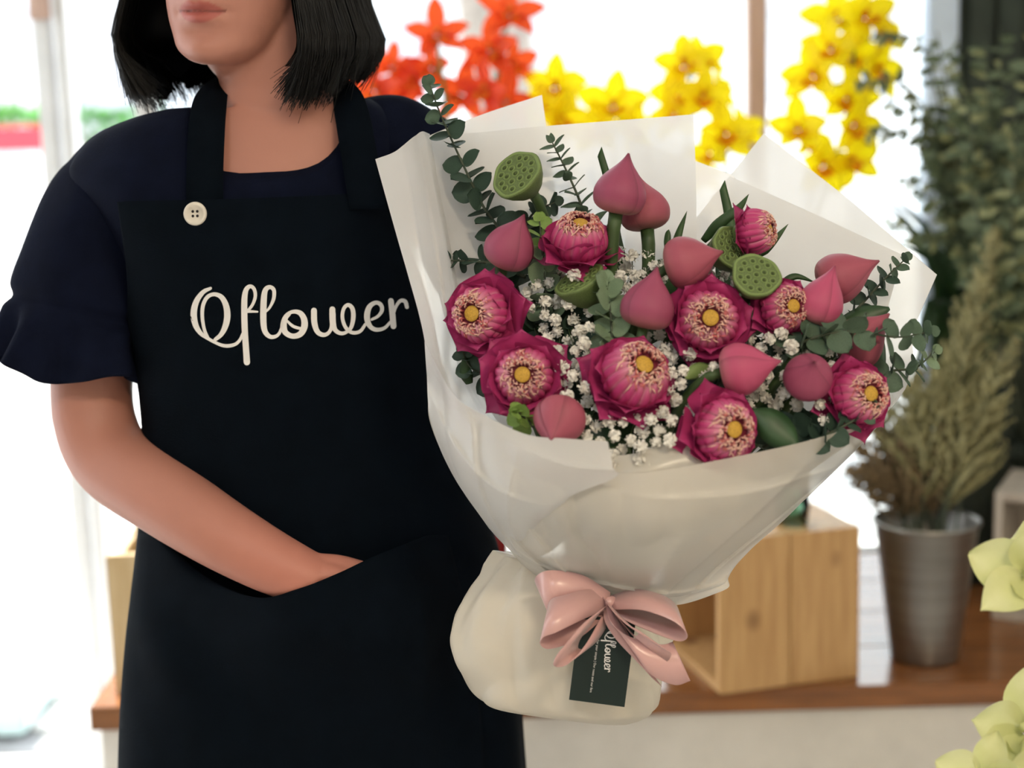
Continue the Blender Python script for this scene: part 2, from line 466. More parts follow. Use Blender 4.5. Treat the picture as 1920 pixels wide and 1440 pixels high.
# ================================================================ person
M_['skin'] = mat('skin', (206, 152, 126), 0.5, 0.04, scale=30, attr=True, spec=0.35, bump=0.05, bscale=400)
M_['shirt'] = mat('navy_linen', (13, 18, 35), 0.9, 0.10, scale=40, bump=0.25, bscale=500, spec=0.06)
M_['apron'] = mat('black_apron_cloth', (7, 14, 22), 0.9, 0.08, scale=40, bump=0.25, bscale=700, spec=0.05)
M_['print'] = mat('white_print', (228, 226, 226), 0.6, 0.02)
M_['hair'] = mat('black_hair', (5, 5, 7), 0.38, 0.15, scale=60, spec=0.32)
M_['button'] = mat('pearl_button', (214, 208, 198), 0.35, 0.05, scale=90)
M_['hole'] = mat('dark_thread', (30, 28, 30), 0.8, 0.02)  # dark plugs standing in for the shade inside the button holes
M_['trousers'] = mat('dark_trousers', (28, 30, 36), 0.85, 0.08, bump=0.2, bscale=300)
M_['shoe'] = mat('black_shoe', (24, 23, 24), 0.5, 0.05)
M_['eye'] = mat('eye', (235, 232, 228), 0.2, 0.02, attr=True)

YP = 1.60
NS = 96
TH = np.linspace(0, 2 * PI, NS, endpoint=False)      # 0 = front (towards camera), pi/2 = photo right
EX = 2.3
def sup(a, b, th, ex=EX):
    s, c = np.sin(th), -np.cos(th)
    return np.sign(s) * np.abs(s) ** (2 / ex) * a, np.sign(c) * np.abs(c) ** (2 / ex) * b
RINGS = [(250, 1640, 975, 1640, .14), (250, 1440, 970, 1440, .135), (254, 1300, 962, 1300, .13), (266, 1150, 938, 1150, .122),
         (283, 1020, 905, 1020, .115), (292, 900, 865, 900, .108), (287, 760, 818, 760, .105), (264, 600, 790, 600, .11),
         (237, 480, 762, 480, .113), (190, 400, 742, 380, .108), (138, 330, 742, 305, .095), (152, 285, 742, 262, .085),
         (195, 246, 736, 228, .076), (255, 220, 718, 200, .069), (318, 204, 692, 184, .065)]
# ring table: left x, left z, right x, right z, half depth
RT_ = []
for xl, yl, xr, yr, b in RINGS:
    l, r = WY(xl, yl, YP), WY(xr, yr, YP); RT_.append((l.x, l.z, r.x, r.z, b))
RT_ = np.array(RT_)
def ring_pts(row, th, off=0.0, yc=YP):
    xl, zl, xr, zr, b = row
    c, a = (xl + xr) / 2, (xr - xl) / 2
    x, y = sup(a + off, b + off, th)
    u = x / max(a, 1e-6)
    z = (zl + zr) / 2 + (zr - zl) / 2 * u
    return np.stack([c + x, yc + y, z], 1)
TR = crv(RT_, 75)                                    # fine torso rows
# neckline ring of the shirt
nl, nr = WY(388, 204, YP), WY(662, 188, YP)
nf = WY(525, 286, YP - 0.062).z
def neck_ring(th, off=0.0):
    a = (nr.x - nl.x) / 2 + off; b = 0.062 + off
    x, y = sup(a, b, th, 2.0); u = x / a
    z = (nl.z + nr.z) / 2 + (nr.z - nl.z) / 2 * u
    dip = np.where(y < 0, (1 - np.clip(np.abs(u), 0, 1) ** 4) ** .6, 0)
    z = z - dip * ((nl.z + nr.z) / 2 - nf) + np.clip(y / b, 0, 1) * 0.012
    return np.stack([(nl.x + nr.x) / 2 + x, YP + y, z], 1)

pr = empty('person', (WY(610, 1300, YP).x, YP, 0.0), 'person in navy shirt and black apron, one hand in apron pocket', 'person')

# ---- body: one continuous skin surface (parts joined by voxel remesh)
body = []
rows = [ring_pts(r, TH, -0.010) for r in TR[4:]] + [neck_ring(TH, -0.004)]
def prow(x0, x1, y, b, yc=YP):
    l, r = WY(x0, y, yc), WY(x1, y, yc)
    return ring_pts((l.x, l.z, r.x, r.z, b), TH, 0, yc)
rows += [prow(407, 640, 196, .058), prow(412, 628, 165, .056, YP), prow(416, 612, 120, .054, YP - .004), prow(420, 600, 60, .054, YP - .008), prow(425, 590, 0, .05, YP - .01), prow(440, 570, -60, .04, YP - .01)]
body.append(loft([r for r in rows]))
# legs, feet
hipc = pr.location.x
for s in (-1, 1):
    pts = [(hipc + s * .085, YP, .72), (hipc + s * .088, YP - .005, .48), (hipc + s * .088, YP, .42), (hipc + s * .088, YP + .01, .25), (hipc + s * .088, YP + .015, .07)]
    body.append(tube(crv(pts, 24), crv([[.08], [.06], [.055], [.05], [.035]], 24)[:, 0], 24))
    body.append(tube(crv([(hipc + s * .088, YP + .045, .03), (hipc + s * .09, YP - .04, .035), (hipc + s * .095, YP - .15, .022)], 14), crv([[.026], [.034], [.02]], 14)[:, 0], 20))
# right arm (photo left), hand in the pocket
def P3(*a): return [tuple(WY(*q)) for q in a]
armR = P3((235, 320, 1.60), (190, 440, 1.60), (178, 580, 1.595), (172, 700, 1.585), (178, 790, 1.575), (212, 862, 1.555), (300, 926, 1.512), (400, 992, 1.472), (490, 1044, 1.452), (560, 1078, 1.444), (598, 1094, 1.443))
radR = [[.038], [.040], [.042], [.0405], [.0405], [.0405], [.0385], [.0345], [.0305], [.027], [.025]]
body.append(tube(crv(armR, 70), crv(radR, 70)[:, 0], 32))
palm = P3((575, 1084, 1.443), (625, 1100, 1.444), (675, 1122, 1.448), (708, 1138, 1.452))
body.append(tube(crv(palm, 16), crv([[.025], [.031], [.034], [.030]], 16)[:, 0], 24, flat=0.62))
fz = [((700, 1108), (745, 1122), (782, 1140), (808, 1158), .0085), ((706, 1124), (755, 1144), (795, 1166), (822, 1188), .009), ((704, 1142), (750, 1168), (784, 1192), (808, 1214), .0088), ((694, 1158), (734, 1186), (762, 1208), (780, 1226), .008)]
for k, (a, b, c, d, r) in enumerate(fz):
    pts = P3((a[0] - 30, a[1] - 10, 1.45), (*a, 1.456), (*b, 1.460), (*c, 1.467), (*d, 1.474))
    body.append(tube(crv(pts, 18), crv([[r * 1.1], [r * 1.1], [r * 1.02], [r * .95], [r * .7]], 18)[:, 0], 14))
pts = P3((590, 1074, 1.438), (632, 1084, 1.434), (672, 1096, 1.437), (700, 1100, 1.444))
body.append(tube(crv(pts, 16), crv([[.013], [.0125], [.0105], [.008]], 16)[:, 0], 14))
# left arm, hidden behind the bouquet, hand round its neck
armL = P3((690, 290, 1.61), (800, 330, 1.645), (910, 440, 1.675), (1010, 570, 1.68), (1060, 720, 1.665), (1100, 880, 1.64), (1128, 1000, 1.605))
body.append(tube(crv(armL, 50), crv([[.036], [.038], [.040], [.040], [.036], [.03], [.024]], 50)[:, 0], 28))
palmL = P3((1126, 990, 1.608), (1136, 1050, 1.585), (1146, 1100, 1.565), (1150, 1125, 1.555))
body.append(tube(crv(palmL, 14), crv([[.024], [.03], [.034], [.03]], 14)[:, 0], 24, flat=0.6))
for k in range(4):
    y = 1075 + k * 24
    pts = P3((1140, y, 1.56), (1185, y + 4, 1.545), (1205, y + 8, 1.515), (1196, y + 12, 1.495))
    body.append(tube(crv(pts, 14), crv([[.0095], [.009], [.0085], [.007]], 14)[:, 0], 12))
pts = P3((1130, 1040, 1.585), (1098, 1062, 1.555), (1086, 1080, 1.525), (1092, 1090, 1.505))
body.append(tube(crv(pts, 14), crv([[.012], [.0115], [.0105], [.008]], 14)[:, 0], 12))

# head: rings in head space (s sideways, y forward, h up from chin)
YAW = math.radians(21)
chin = WY(380, 121, 1.515)
HF = Vector((-math.sin(YAW), -math.cos(YAW), 0)); HS = Vector((math.cos(YAW), -math.sin(YAW), 0))   # forward, towards photo right
HO = Vector((chin.x, chin.y, chin.z)) - HF * 0.084
TILT = math.radians(-2.5)
def headw(s, y, h):
    """head space -> world"""
    s, h = s * math.cos(TILT) - h * math.sin(TILT), s * math.sin(TILT) + h * math.cos(TILT)
    return np.stack([HO.x + HS.x * s + HF.x * y, HO.y + HS.y * s + HF.y * y, HO.z + h], -1)
def world_to_head(P):
    d = P - np.array(HO)
    s = d @ np.array(HS); y = d @ np.array(HF); h = d[:, 2]
    return s * math.cos(TILT) + h * math.sin(TILT), y, -s * math.sin(TILT) + h * math.cos(TILT)
HT = np.array([(0.000, .074, .040, .012), (0.004, .084, .018, .026), (.014, .089, .000, .041), (.028, .087, -.020, .051), (.045, .088, -.045, .0595),
               (.065, .089, -.068, .0645), (.09, .086, -.084, .066), (.115, .083, -.09, .069), (.14, .086, -.092, .071), (.17, .08, -.087, .069),
               (.195, .058, -.068, .054), (.209, .028, -.036, .03), (.214, .004, -.006, .004)])
HR = crv(HT, 150)
th = np.linspace(0, 2 * PI, 140, endpoint=False)
hr = []
def G(s, h, s0, h0, ss, sh): return np.exp(-((s - s0) / ss) ** 2 - ((h - h0) / sh) ** 2)
for h, yf, yb, w in HR:
    c, b = (yf + yb) / 2, (yf - yb) / 2
    ss, yy = np.sin(th), np.cos(th)
    ex = 2.25
    s = np.sign(ss) * np.abs(ss) ** (2 / ex) * w; y = c + np.sign(yy) * np.abs(yy) ** (2 / ex) * b
    fr = np.clip(yy, 0, 1) ** 0.6
    d = .019 * G(s, h, 0, .0735, .0105, .0105) + .011 * G(s, h, 0, .094, .008, .018) + .006 * (G(s, h, .0125, .070, .006, .006) + G(s, h, -.0125, .070, .006, .006))
    d += .0066 * G(s, h, 0, .0555, .019, .0052) + .0072 * G(s, h, 0, .0415, .016, .0052) - .0058 * G(s, h, 0, .0483, .021, .0021)
    d += -.0022 * G(s, h, 0, .060, .0035, .006) - .0032 * G(s, h, 0, .030, .018, .006) + .0040 * G(s, h, 0, .013, .014, .010)
    d += -.0022 * (G(s, h, .027, .047, .004, .005) + G(s, h, -.027, .047, .004, .005))
    d += -.009 * (G(s, h, .031, .108, .014, .010) + G(s, h, -.031, .108, .014, .010)) + .004 * (G(s, h, .03, .126, .022, .007) + G(s, h, -.03, .126, .022, .007))
    d += .004 * (G(s, h, .040, .080, .016, .016) + G(s, h, -.040, .080, .016, .016))
    y = y + d * fr
    hr.append(headw(s, y, np.full_like(s, h)))
body.append(loft(hr))
# throat / jaw filler between chin and neck
jaw = [tuple(headw(np.array([0.]), np.array([q[0]]), np.array([q[1]]))[0]) for q in ((.045, .03), (.01, .02), (-.03, .02))]
body.append(tube(crv(jaw, 12), np.linspace(.030, .052, 12), 24))
# ears
for sgn in (-1, 1):
    q = headw(np.array([sgn * .068, sgn * .074, sgn * .072]), np.array([-.002, -.012, -.008]), np.array([.075, .095, .118]))
    body.append(tube(crv(q, 12), crv([[.006], [.011], [.009]], 12)[:, 0], 12, flat=.5))
v, f = merge(body)
tmp = bpy.data.objects.new('tmp_body', mesh('tmp_body', v, f)); COL.objects.link(tmp)
md = tmp.modifiers.new('r', 'REMESH'); md.mode = 'VOXEL'; md.voxel_size = 0.0024
ms = tmp.modifiers.new('s', 'SMOOTH'); ms.factor = 0.5; ms.iterations = 3
dg = bpy.context.evaluated_depsgraph_get()
bme = bpy.data.meshes.new_from_object(tmp.evaluated_get(dg))
bpy.data.objects.remove(tmp)
bme.name = 'body'; bme.materials.clear(); bme.materials.append(M_['skin'])
nv = len(bme.vertices); co = np.empty(nv * 3); bme.vertices.foreach_get('co', co); co = co.reshape(-1, 3)
hs, hy, hh = world_to_head(co)
lipc = np.array(lin((168, 92, 84))); skc = np.array(lin((176, 122, 107)))
hm_ = .0483 + .0 * hs
up_h = .0105 * np.clip(1 - (np.abs(hs) / .026) ** 2.0, 0, 1) * (1 - .16 * np.exp(-(hs / .005) ** 2))
lo_h = .0115 * np.clip(1 - (np.abs(hs) / .025) ** 2.2, 0, 1)
m1 = np.clip((up_h - (hh - hm_)) / .0016 + .2, 0, 1) * (hh >= hm_)
m2 = np.clip((lo_h - (hm_ - hh)) / .0018 + .2, 0, 1) * (hh < hm_)
lip = np.clip(m1 + m2, 0, 1) * (hy > .06) * (np.abs(hs) < .0265)
seam = np.exp(-((hh - hm_) / .0011) ** 2) * (hy > .06) * (np.abs(hs) < .025)
cols = skc[None] * (1 - lip[:, None]) + lipc[None] * lip[:, None]
cols = cols * (1 - .55 * seam[:, None])
flush = np.exp(-((co[:, 0] - armR[-2][0]) / .09) ** 2 - ((co[:, 2] - armR[-2][2]) / .07) ** 2)
cols = cols * (1 + flush[:, None] * np.array([.10, -.03, -.04]))
a = bme.color_attributes.new('Col', 'FLOAT_COLOR', 'POINT')
c4 = np.ones((nv, 4)); c4[:, :3] = cols; a.data.foreach_set('color', c4.ravel())
bme.polygons.foreach_set('use_smooth', [True] * len(bme.polygons))
body_o = add('body', bme, pr)
for sgn in (-1, 1):
    c = headw(np.array([sgn * .031]), np.array([.0615]), np.array([.108]))[0]
    v, f = revolve([(0.0115 * math.sin(t), 0.0115 * math.cos(t)) for t in np.linspace(0.05, PI - .05, 12)], 20)
    cl = [(0.02, .015, .012) if p[2] > .0098 else (.8, .78, .75) for p in v]
    add('eye', mesh('eye', v, f, M_['eye'], True, cl), body_o, frame(c, HF))
    # lids as skin shells above and below the eye opening, and a brow
    for up_, (e0, e1) in ((1, (.22, 1.5)), (-1, (.30, 1.5))):
        rows = []
        for el in np.linspace(e0, e1, 7):
            row = []
            for az in np.linspace(-1.35, 1.35, 13):
                ee_ = el if up_ > 0 else el + .0
                el2 = e0 + (el - e0) - (.16 * (az / 1.35) ** 2 if el == e0 else 0)
                R_ = .0128
                q = Vector(c) + HS * (R_ * 1.15 * math.sin(az) * math.cos(el2)) + HF * (R_ * math.cos(az) * math.cos(el2)) + Vector((0, 0, up_ * R_ * math.sin(el2)))
                row.append(tuple(q))
            rows.append(row)
        vv, ff = gsurf(np.array(rows))
        lid = add('eyelid', mesh('eyelid', vv, ff, M_['skin'], True, [tuple(skc)] * len(vv)), body_o)
        lid.modifiers.new('t', 'SOLIDIFY').thickness = .0008
    br = headw(np.array([sgn * .014, sgn * .030, sgn * .045]), np.array([.0905, .0875, .078]), np.array([.124, .128, .124]))
    add('eyebrow', mesh('eyebrow', *tube(crv(br, 12), crv([[.0012], [.0022], [.0006]], 12)[:, 0], 6, flat=1.3), M_['hair']), body_o)

# ---- trousers and shoes (below the frame)
tz = []
for s in (-1, 1):
    pts = [(hipc + s * .08, YP, .78), (hipc + s * .09, YP, .6), (hipc + s * .09, YP + .005, .3), (hipc + s * .09, YP + .01, .09)]
    tz.append(tube(crv(pts, 24), crv([[.092], [.085], [.075], [.07]], 24)[:, 0], 28))
to = add('trousers', mesh('trousers', *merge(tz), M_['trousers']), pr)
for s in (-1, 1):
    q = crv([(hipc + s * .09, YP + .075, .04), (hipc + s * .09, YP + .02, .05), (hipc + s * .093, YP - .08, .045), (hipc + s * .098, YP - .19, .03), (hipc + s * .099, YP - .205, .026)], 20)
    v, f = tube(q, crv([[.03], [.04], [.047], [.034], [.012]], 20)[:, 0], 20)
    v = [(x, y, max(z, 0.001)) for x, y, z in v]
    add('shoe', mesh('shoe', v, f, M_['shoe']), pr)

# ---- shirt
def fold(p, amp, sc, seed=0.0):
    return amp * noise.noise(Vector((p[0] * sc + seed, p[1] * sc, p[2] * sc * 0.45)))
nrz = neck_ring(TH, 0.003)[:, 2]
trows = [ring_pts(r, TH, 0.0) for r in TR[6:]]
for i, r in enumerate(trows):
    k = len(trows) - i
    xc_, a_ = (nl.x + nr.x) / 2, (nr.x - nl.x) / 2 + .003
    u_ = np.clip(np.abs((r[:, 0] - xc_) / a_), 0, 1)
    lim = (nl.z + nr.z) / 2 + (nr.z - nl.z) / 2 * (r[:, 0] - xc_) / a_ - (1 - u_ ** 4) ** .6 * ((nl.z + nr.z) / 2 - nf) - .0010 * k
    r[:, 2] = np.where((np.cos(TH) > 0) & (u_ < 1), np.minimum(r[:, 2], lim), r[:, 2])
srows = trows + [neck_ring(TH, 0.003), neck_ring(TH, 0.0), neck_ring(TH, -0.003) - np.array([0, 0, .004])]
sv = []
for i, r in enumerate(srows):
    for p in r:
        k = fold(p, .006, 14) if i < len(srows) - 4 else 0
        cx = (p[0] - hipc) * .0
        sv.append((p[0] + k * .3, p[1] - k, p[2]))
shirt = add('shirt', mesh('shirt', sv, grid_faces(len(srows), NS, True), M_['shirt']), pr)
# right sleeve (photo left) with gathered ruffle
def sleeve(cs, rs, nr_, ruffle_from, amp, lobes, seed, flat=0.85):
    C = crv(cs, nr_); R = crv([[r] for r in rs], nr_)[:, 0]
    T, N, B = frames_along(C); a = np.linspace(0, 2 * PI, 120, endpoint=False)
    v = []
    for i in range(nr_):
        t = max(0, (i / (nr_ - 1) - ruffle_from) / (1 - ruffle_from))
        for k, an in enumerate(a):
            wv = math.sin(an * lobes + seed + 1.5 * math.sin(an * 2 + seed)) * amp * t + math.sin(an * (lobes * 1.7) + seed * 2) * amp * .4 * t
            pinch = -0.007 * math.exp(-((i / (nr_ - 1) - ruffle_from) / .03) ** 2)
            rr = R[i] + wv + pinch
            p = C[i] + rr * (math.cos(an) * N[i] + flat * math.sin(an) * B[i]) + T[i] * (math.cos(an * lobes * .5 + seed) * amp * .7 * t)
            k2 = fold(p, .010, 16, seed)
            sv_ = C[i] + (p - C[i]) * (1 + k2 / max(rr, .02))
            v.append(tuple(sv_))
    return v, grid_faces(nr_, 120, True)
sc = P3((340, 282, 1.60), (264, 330, 1.60), (222, 380, 1.60), (192, 430, 1.60), (168, 520, 1.595), (152, 588, 1.59), (142, 640, 1.587), (134, 698, 1.583))
so = add('sleeve', mesh('sleeve', *sleeve(sc, [.030, .055, .062, .066, .070, .074, .079, .088], 80, .70, .0130, 8, .7), M_['shirt']), shirt)
so.modifiers.new('t', 'SOLIDIFY').thickness = 0.0015
sc = P3((620, 245, 1.605), (690, 268, 1.61), (760, 305, 1.63), (850, 365, 1.66), (925, 445, 1.68))
so = add('sleeve', mesh('sleeve', *sleeve(sc, [.030, .052, .056, .062, .075], 60, .8, .007, 7, 2.1), M_['shirt']), shirt)

# ---- apron: bib + skirt over the torso
RZ = TR[::-1].copy()                                  # from the top down
zs = (RZ[:, 1] + RZ[:, 3]) / 2
def torso_row(z):
    return np.array([np.interp(-z, -zs, RZ[:, k]) for k in range(5)])
zb0 = WY(530, 371, 1.49).z                            # bib top
zb1 = 0.46
NA, MA = 120, 170
apr_off = .009
def bib_lims(z):
    # px of bib edges as a function of height
    py = [371, 440, 540, 640, 720, 800, 2000]
    zt_ = [WY(530, q, 1.5).z for q in py]
    lt = [math.radians(q) for q in (-36, -44, -56, -72, -86, -95, -110)]
    rt = [math.radians(q) for q in (62, 72, 84, 90, 95, 98, 110)]
    return np.interp(-z, [-q for q in zt_], lt), np.interp(-z, [-q for q in zt_], rt)
def apron_pt(th_, z, off):
    row = torso_row(z).copy()
    if z < zs.min():
        k = (zs.min() - z); row[0] -= .02 * k; row[2] += .02 * k
    row[1] = row[3] = z
    return ring_pts(row, np.array([th_]), off)[0]
zz = np.concatenate([np.linspace(zb0, .80, MA - 50), np.linspace(.80, zb1, 51)[1:]])
Gp = np.zeros((len(zz), NA, 3))
for i, z in enumerate(zz):
    l, r = bib_lims(z)
    for j in range(NA):
        t = l + (r - l) * j / (NA - 1)
        p = apron_pt(t, z, apr_off)
        w_ = min(1, max(0, (zb0 - z) / .25))
        k = fold(p, .007, 11, 3.0) * w_ + .004 * math.sin(t * 9 + z * 6) * min(1, max(0, (0.95 - z) / .3))
        d = np.array([math.sin(t), -math.cos(t), 0])
        Gp[i, j] = p + d * (k + .001)
va, fa = gsurf(Gp)
apron = add('apron', mesh('apron', va, fa, M_['apron']), pr)
apron.modifiers.new('t', 'SOLIDIFY').thickness = 0.0012
apron_bvh = BVHTree.FromPolygons([Vector(p) for p in va], fa)
# hem folded at the top of the bib
hemt = np.array([[tuple(Gp[i, j] + np.array([math.sin(0), -1, 0]) * .0013 + np.array([0, 0, .0008])) for j in range(4, NA - 4)] for i in range(0, 5)])
add('bib_hem', mesh('bib_hem', *gsurf(hemt), M_['apron']), apron)
# neck straps
def ribbon(C, Wd, w, thick=.0012):
    C = np.asarray(C); Wd = np.asarray(Wd); Wd = Wd / np.linalg.norm(Wd, axis=1)[:, None]
    w = np.broadcast_to(w, (len(C),))
    T = np.gradient(C, axis=0); Nn = np.cross(T, Wd); Nn /= np.linalg.norm(Nn, axis=1)[:, None] + 1e-9
    rows = []
    for i in range(len(C)):
        a, b = C[i] - Wd[i] * w[i] / 2, C[i] + Wd[i] * w[i] / 2
        rows.append([a - Nn[i] * thick / 2, b - Nn[i] * thick / 2, b + Nn[i] * thick / 2, a + Nn[i] * thick / 2])
    return loft([np.array(r) for r in rows])
def strap(pts, w0, ws):
    C = crv(P3(*pts), 40); Wd = crv(ws, 40)
    return ribbon(C, Wd, w0)
add('neck_strap', mesh('neck_strap', *strap([(384, 392, 1.491), (384, 330, 1.498), (386, 270, 1.508), (390, 215, 1.526), (400, 170, 1.56), (430, 130, 1.62), (520, 100, 1.665)], .034,
    [(1, .02, 0), (1, .05, 0), (1, .1, 0), (1, .3, .05), (.8, .6, .1), (.5, .8, .5), (0, .2, 1)]), M_['apron']), apron)
add('neck_strap', mesh('neck_strap', *strap([(690, 392, 1.507), (680, 330, 1.512), (670, 270, 1.520), (660, 215, 1.535), (646, 168, 1.562), (610, 130, 1.62), (520, 100, 1.665)], .034,
    [(1, .12, 0), (1, .1, 0), (1, 0, 0), (1, -.2, .05), (.8, -.6, .1), (.5, -.8, -.4), (0, -.2, -1)]), M_['apron']), apron)
# kangaroo pocket, sagging under the wrist
edge = [(296, 1000), (380, 1078), (480, 1120), (560, 1104), (632, 1076), (700, 1044), (800, 1004)]
ee = np.array([(WY(x, y, 1.46).x, WY(x, y, 1.46).z) for x, y in edge])
NPk, MPk = 90, 60
Gk = np.zeros((MPk, NPk, 3))
bc = WY(585, 1128, 1.44)
for j in range(NPk):
    u = j / (NPk - 1)
    tht = math.radians(-78 + 128 * u)
    # x of this column at the pocket
    x = apron_pt(tht, .9, apr_off)[0]
    zt = np.interp(x, ee[:, 0], ee[:, 1])
    E60 = crv(edge, 80); e3 = crv(ee, 60); zt = np.interp(x, e3[:, 0], e3[:, 1])
    zb = .60
    for i in range(MPk):
        t = i / (MPk - 1); z = zt + (zb - zt) * t
        p = apron_pt(tht, z, apr_off)
        dx, dz = p[0] - bc.x, z - bc.z
        bul = .058 * math.exp(-(dx / .075) ** 2 - (dz / (.075 if dz < 0 else .10)) ** 2) + .050 * math.exp(-((dx - .085) / .065) ** 2 - ((dz + .03) / .075) ** 2)
        k = fold(p, .007, 13, 8.0) + .005 * math.sin(dx * 55 + dz * 38) * math.exp(-(dz / .12) ** 2) * min(1, t * 3)
        edge_in = min(1, 6 * min(u, 1 - u)) * min(1, (1 - t) * 8)
        o_ = .004 + (bul + .004 + k * .9) * edge_in
        if i == 0:
            for _ in range(4):                 # top edge: keep it on its sag line once bulged out
                zt_new = None
                q = p + np.array([math.sin(tht) * .5, -math.cos(tht) * .9, 0]) * max(.003, o_)
                pxq = 960 + F * (Vector(q) - CAM).dot(RT) / (Vector(q) - CAM).dot(fwd)
                pye = np.interp(pxq, E60[:, 0], E60[:, 1])
                z = WY(pxq, pye, q[1]).z; p = apron_pt(tht, z, apr_off)
                dx, dz = p[0] - bc.x, z - bc.z
                bul = .058 * math.exp(-(dx / .075) ** 2 - (dz / (.075 if dz < 0 else .10)) ** 2) + .050 * math.exp(-((dx - .085) / .065) ** 2 - ((dz + .03) / .075) ** 2)
                o_ = .004 + (bul + .004) * edge_in
            zt = z
        Gk[i, j] = p + np.array([math.sin(tht) * .5, -math.cos(tht) * .9, 0]) * max(.003, o_)
vk, fk = gsurf(Gk)
pk = add('pocket', mesh('pocket', vk, fk, M_['apron']), apron)
pk.modifiers.new('t', 'SOLIDIFY').thickness = 0.0015
# ---- printed lettering
LOGO = [  # strokes in a 1920-wide tracing grid: points (x, y, width)
 [(228, 128, 24), (170, 158, 34), (118, 230, 44), (97, 320, 50), (110, 410, 46), (150, 478, 34), (208, 520, 26), (262, 550, 24), (320, 574, 26), (372, 578, 28), (424, 564, 26), (458, 532, 24), (482, 480, 22)],
 [(208, 516, 24), (180, 450, 26), (164, 350, 28), (170, 262, 30), (202, 198, 30), (255, 174, 30), (312, 195, 38), (348, 258, 46), (360, 340, 50), (346, 420, 46), (312, 488, 36), (264, 530, 28)],
 [(513, 706, 50), (506, 600, 48), (498, 480, 48), (493, 340, 48), (494, 210, 46), (508, 138, 38), (540, 112, 30), (570, 135, 28), (579, 190, 26), (560, 250, 24), (530, 292, 22), (505, 312, 20)],
 [(505, 310, 22), (550, 309, 20), (596, 311, 14)],
 [(650, 318, 18), (690, 280, 20), (722, 210, 28), (724, 142, 30), (692, 118, 32), (658, 142, 40), (645, 220, 48), (642, 380, 48), (654, 462, 42), (690, 504, 34), (732, 506, 28), (766, 480, 24), (790, 420, 22)],
 [(846, 330, 24), (815, 360, 40), (800, 420, 50), (816, 474, 44), (870, 502, 40), (930, 486, 46), (962, 430, 52), (960, 368, 48), (930, 322, 40), (880, 310, 30), (830, 330, 26), (798, 372, 24), (785, 430, 22)],
 [(830, 385, 18), (876, 425, 24), (940, 445, 22)],
 [(1038, 302, 46), (1041, 395, 46), (1064, 465, 40), (1108, 492, 34), (1150, 478, 28), (1176, 430, 30), (1182, 360, 46), (1182, 292, 46)],
 [(1184, 320, 46), (1188, 400, 44), (1206, 455, 36), (1248, 480, 30), (1292, 470, 26), (1330, 430, 30), (1346, 350, 36), (1338, 285, 34), (1305, 258, 30), (1272, 285, 28), (1260, 348, 28), (1276, 415, 28), (1310, 460, 28), (1352, 476, 28), (1402, 462, 26), (1440, 410, 24)],
 [(1490, 372, 20), (1540, 345, 24), (1570, 300, 30), (1560, 255, 32), (1520, 240, 32), (1474, 270, 40), (1454, 330, 46), (1458, 385, 44), (1484, 432, 36), (1530, 452, 32), (1590, 438, 26), (1636, 392, 22)],
 [(1640, 226, 44), (1652, 330, 46), (1660, 424, 46)],
 [(1658, 340, 20), (1680, 270, 24), (1716, 225, 28), (1752, 232, 32), (1766, 275, 30)]]
def strokes(place, k=1.0):
    """place(x, y, lift) -> world point of a tracing-grid position"""
    parts = []
    for si, st in enumerate(LOGO):
        n = max(8, len(st) * 7); C = crv(st, n)
        T = np.gradient(C[:, :2], axis=0); T /= np.linalg.norm(T, axis=1)[:, None] + 1e-9
        Nn = np.stack([-T[:, 1], T[:, 0]], 1)
        L_, R_ = [], []
        pts = [(C[i, 0], C[i, 1], Nn[i], T[i], C[i, 2] * k / 2) for i in range(n)]
        out = []
        x, y, nn, tt, w = pts[0]
        for q in (-.95, -.6): out.append(((x + tt[0] * w * q, y + tt[1] * w * q), nn, w * math.sqrt(1 - q * q)))
        for x, y, nn, tt, w in pts: out.append(((x, y), nn, w))
        x, y, nn, tt, w = pts[-1]
        for q in (.6, .95): out.append(((x + tt[0] * w * q, y + tt[1] * w * q), nn, w * math.sqrt(1 - q * q)))
        v = []
        for (cx_, cy_), nn, w in out:
            for e in (-1, -.33, .33, 1):
                v.append(tuple(place(cx_ + nn[0] * w * e, cy_ + nn[1] * w * e, si)))
        parts.append((v, grid_faces(len(out), 4)))
    return merge(parts)
def on_apron(x, y, si):
    px, py = 340 + x / 4.174, 510 + y / 4.174
    d = ray(px, py).normalized()
    hit, nrm, idx, dist = apron_bvh.ray_cast(CAM, d)
    if hit is None: return WY(px, py, 1.49)
    return hit - d * (.0014 + .00006 * si)
add('lettering', mesh('lettering', *strokes(on_apron), M_['print']), apron)
# ---- pin-on button
d = ray(367, 401).normalized(); hit, nrm, idx, dist = apron_bvh.ray_cast(CAM, d)
if hit is None: hit = WY(367, 401, 1.49); nrm = Vector((0, -1, 0))
if nrm.dot(d) > 0: nrm = -nrm
R0 = 22 / F * 1.5
Mb = frame(hit, nrm + Vector((0, -.4, 0)))
bt_ = add('button', mesh('button', *revolve([(R0 * .6, -.001), (R0 * .97, .0005), (R0, .002), (R0 * .95, .0036), (R0 * .82, .004), (R0 * .66, .0034), (R0 * .6, .0022), (0.0002, .002)], 40), M_['button']), apron, Mb)
for sx_, sy_ in ((-1, -1), (-1, 1), (1, -1), (1, 1)):
    v, f = revolve([(R0 * .11, .0019), (R0 * .12, .0024), (R0 * .07, .0026), (.00005, .0026)], 12)
    add('button_hole', mesh('button_hole', [(x + sx_ * R0 * .19, y + sy_ * R0 * .19, z) for x, y, z in v], f, M_['hole']), bt_, Mb)

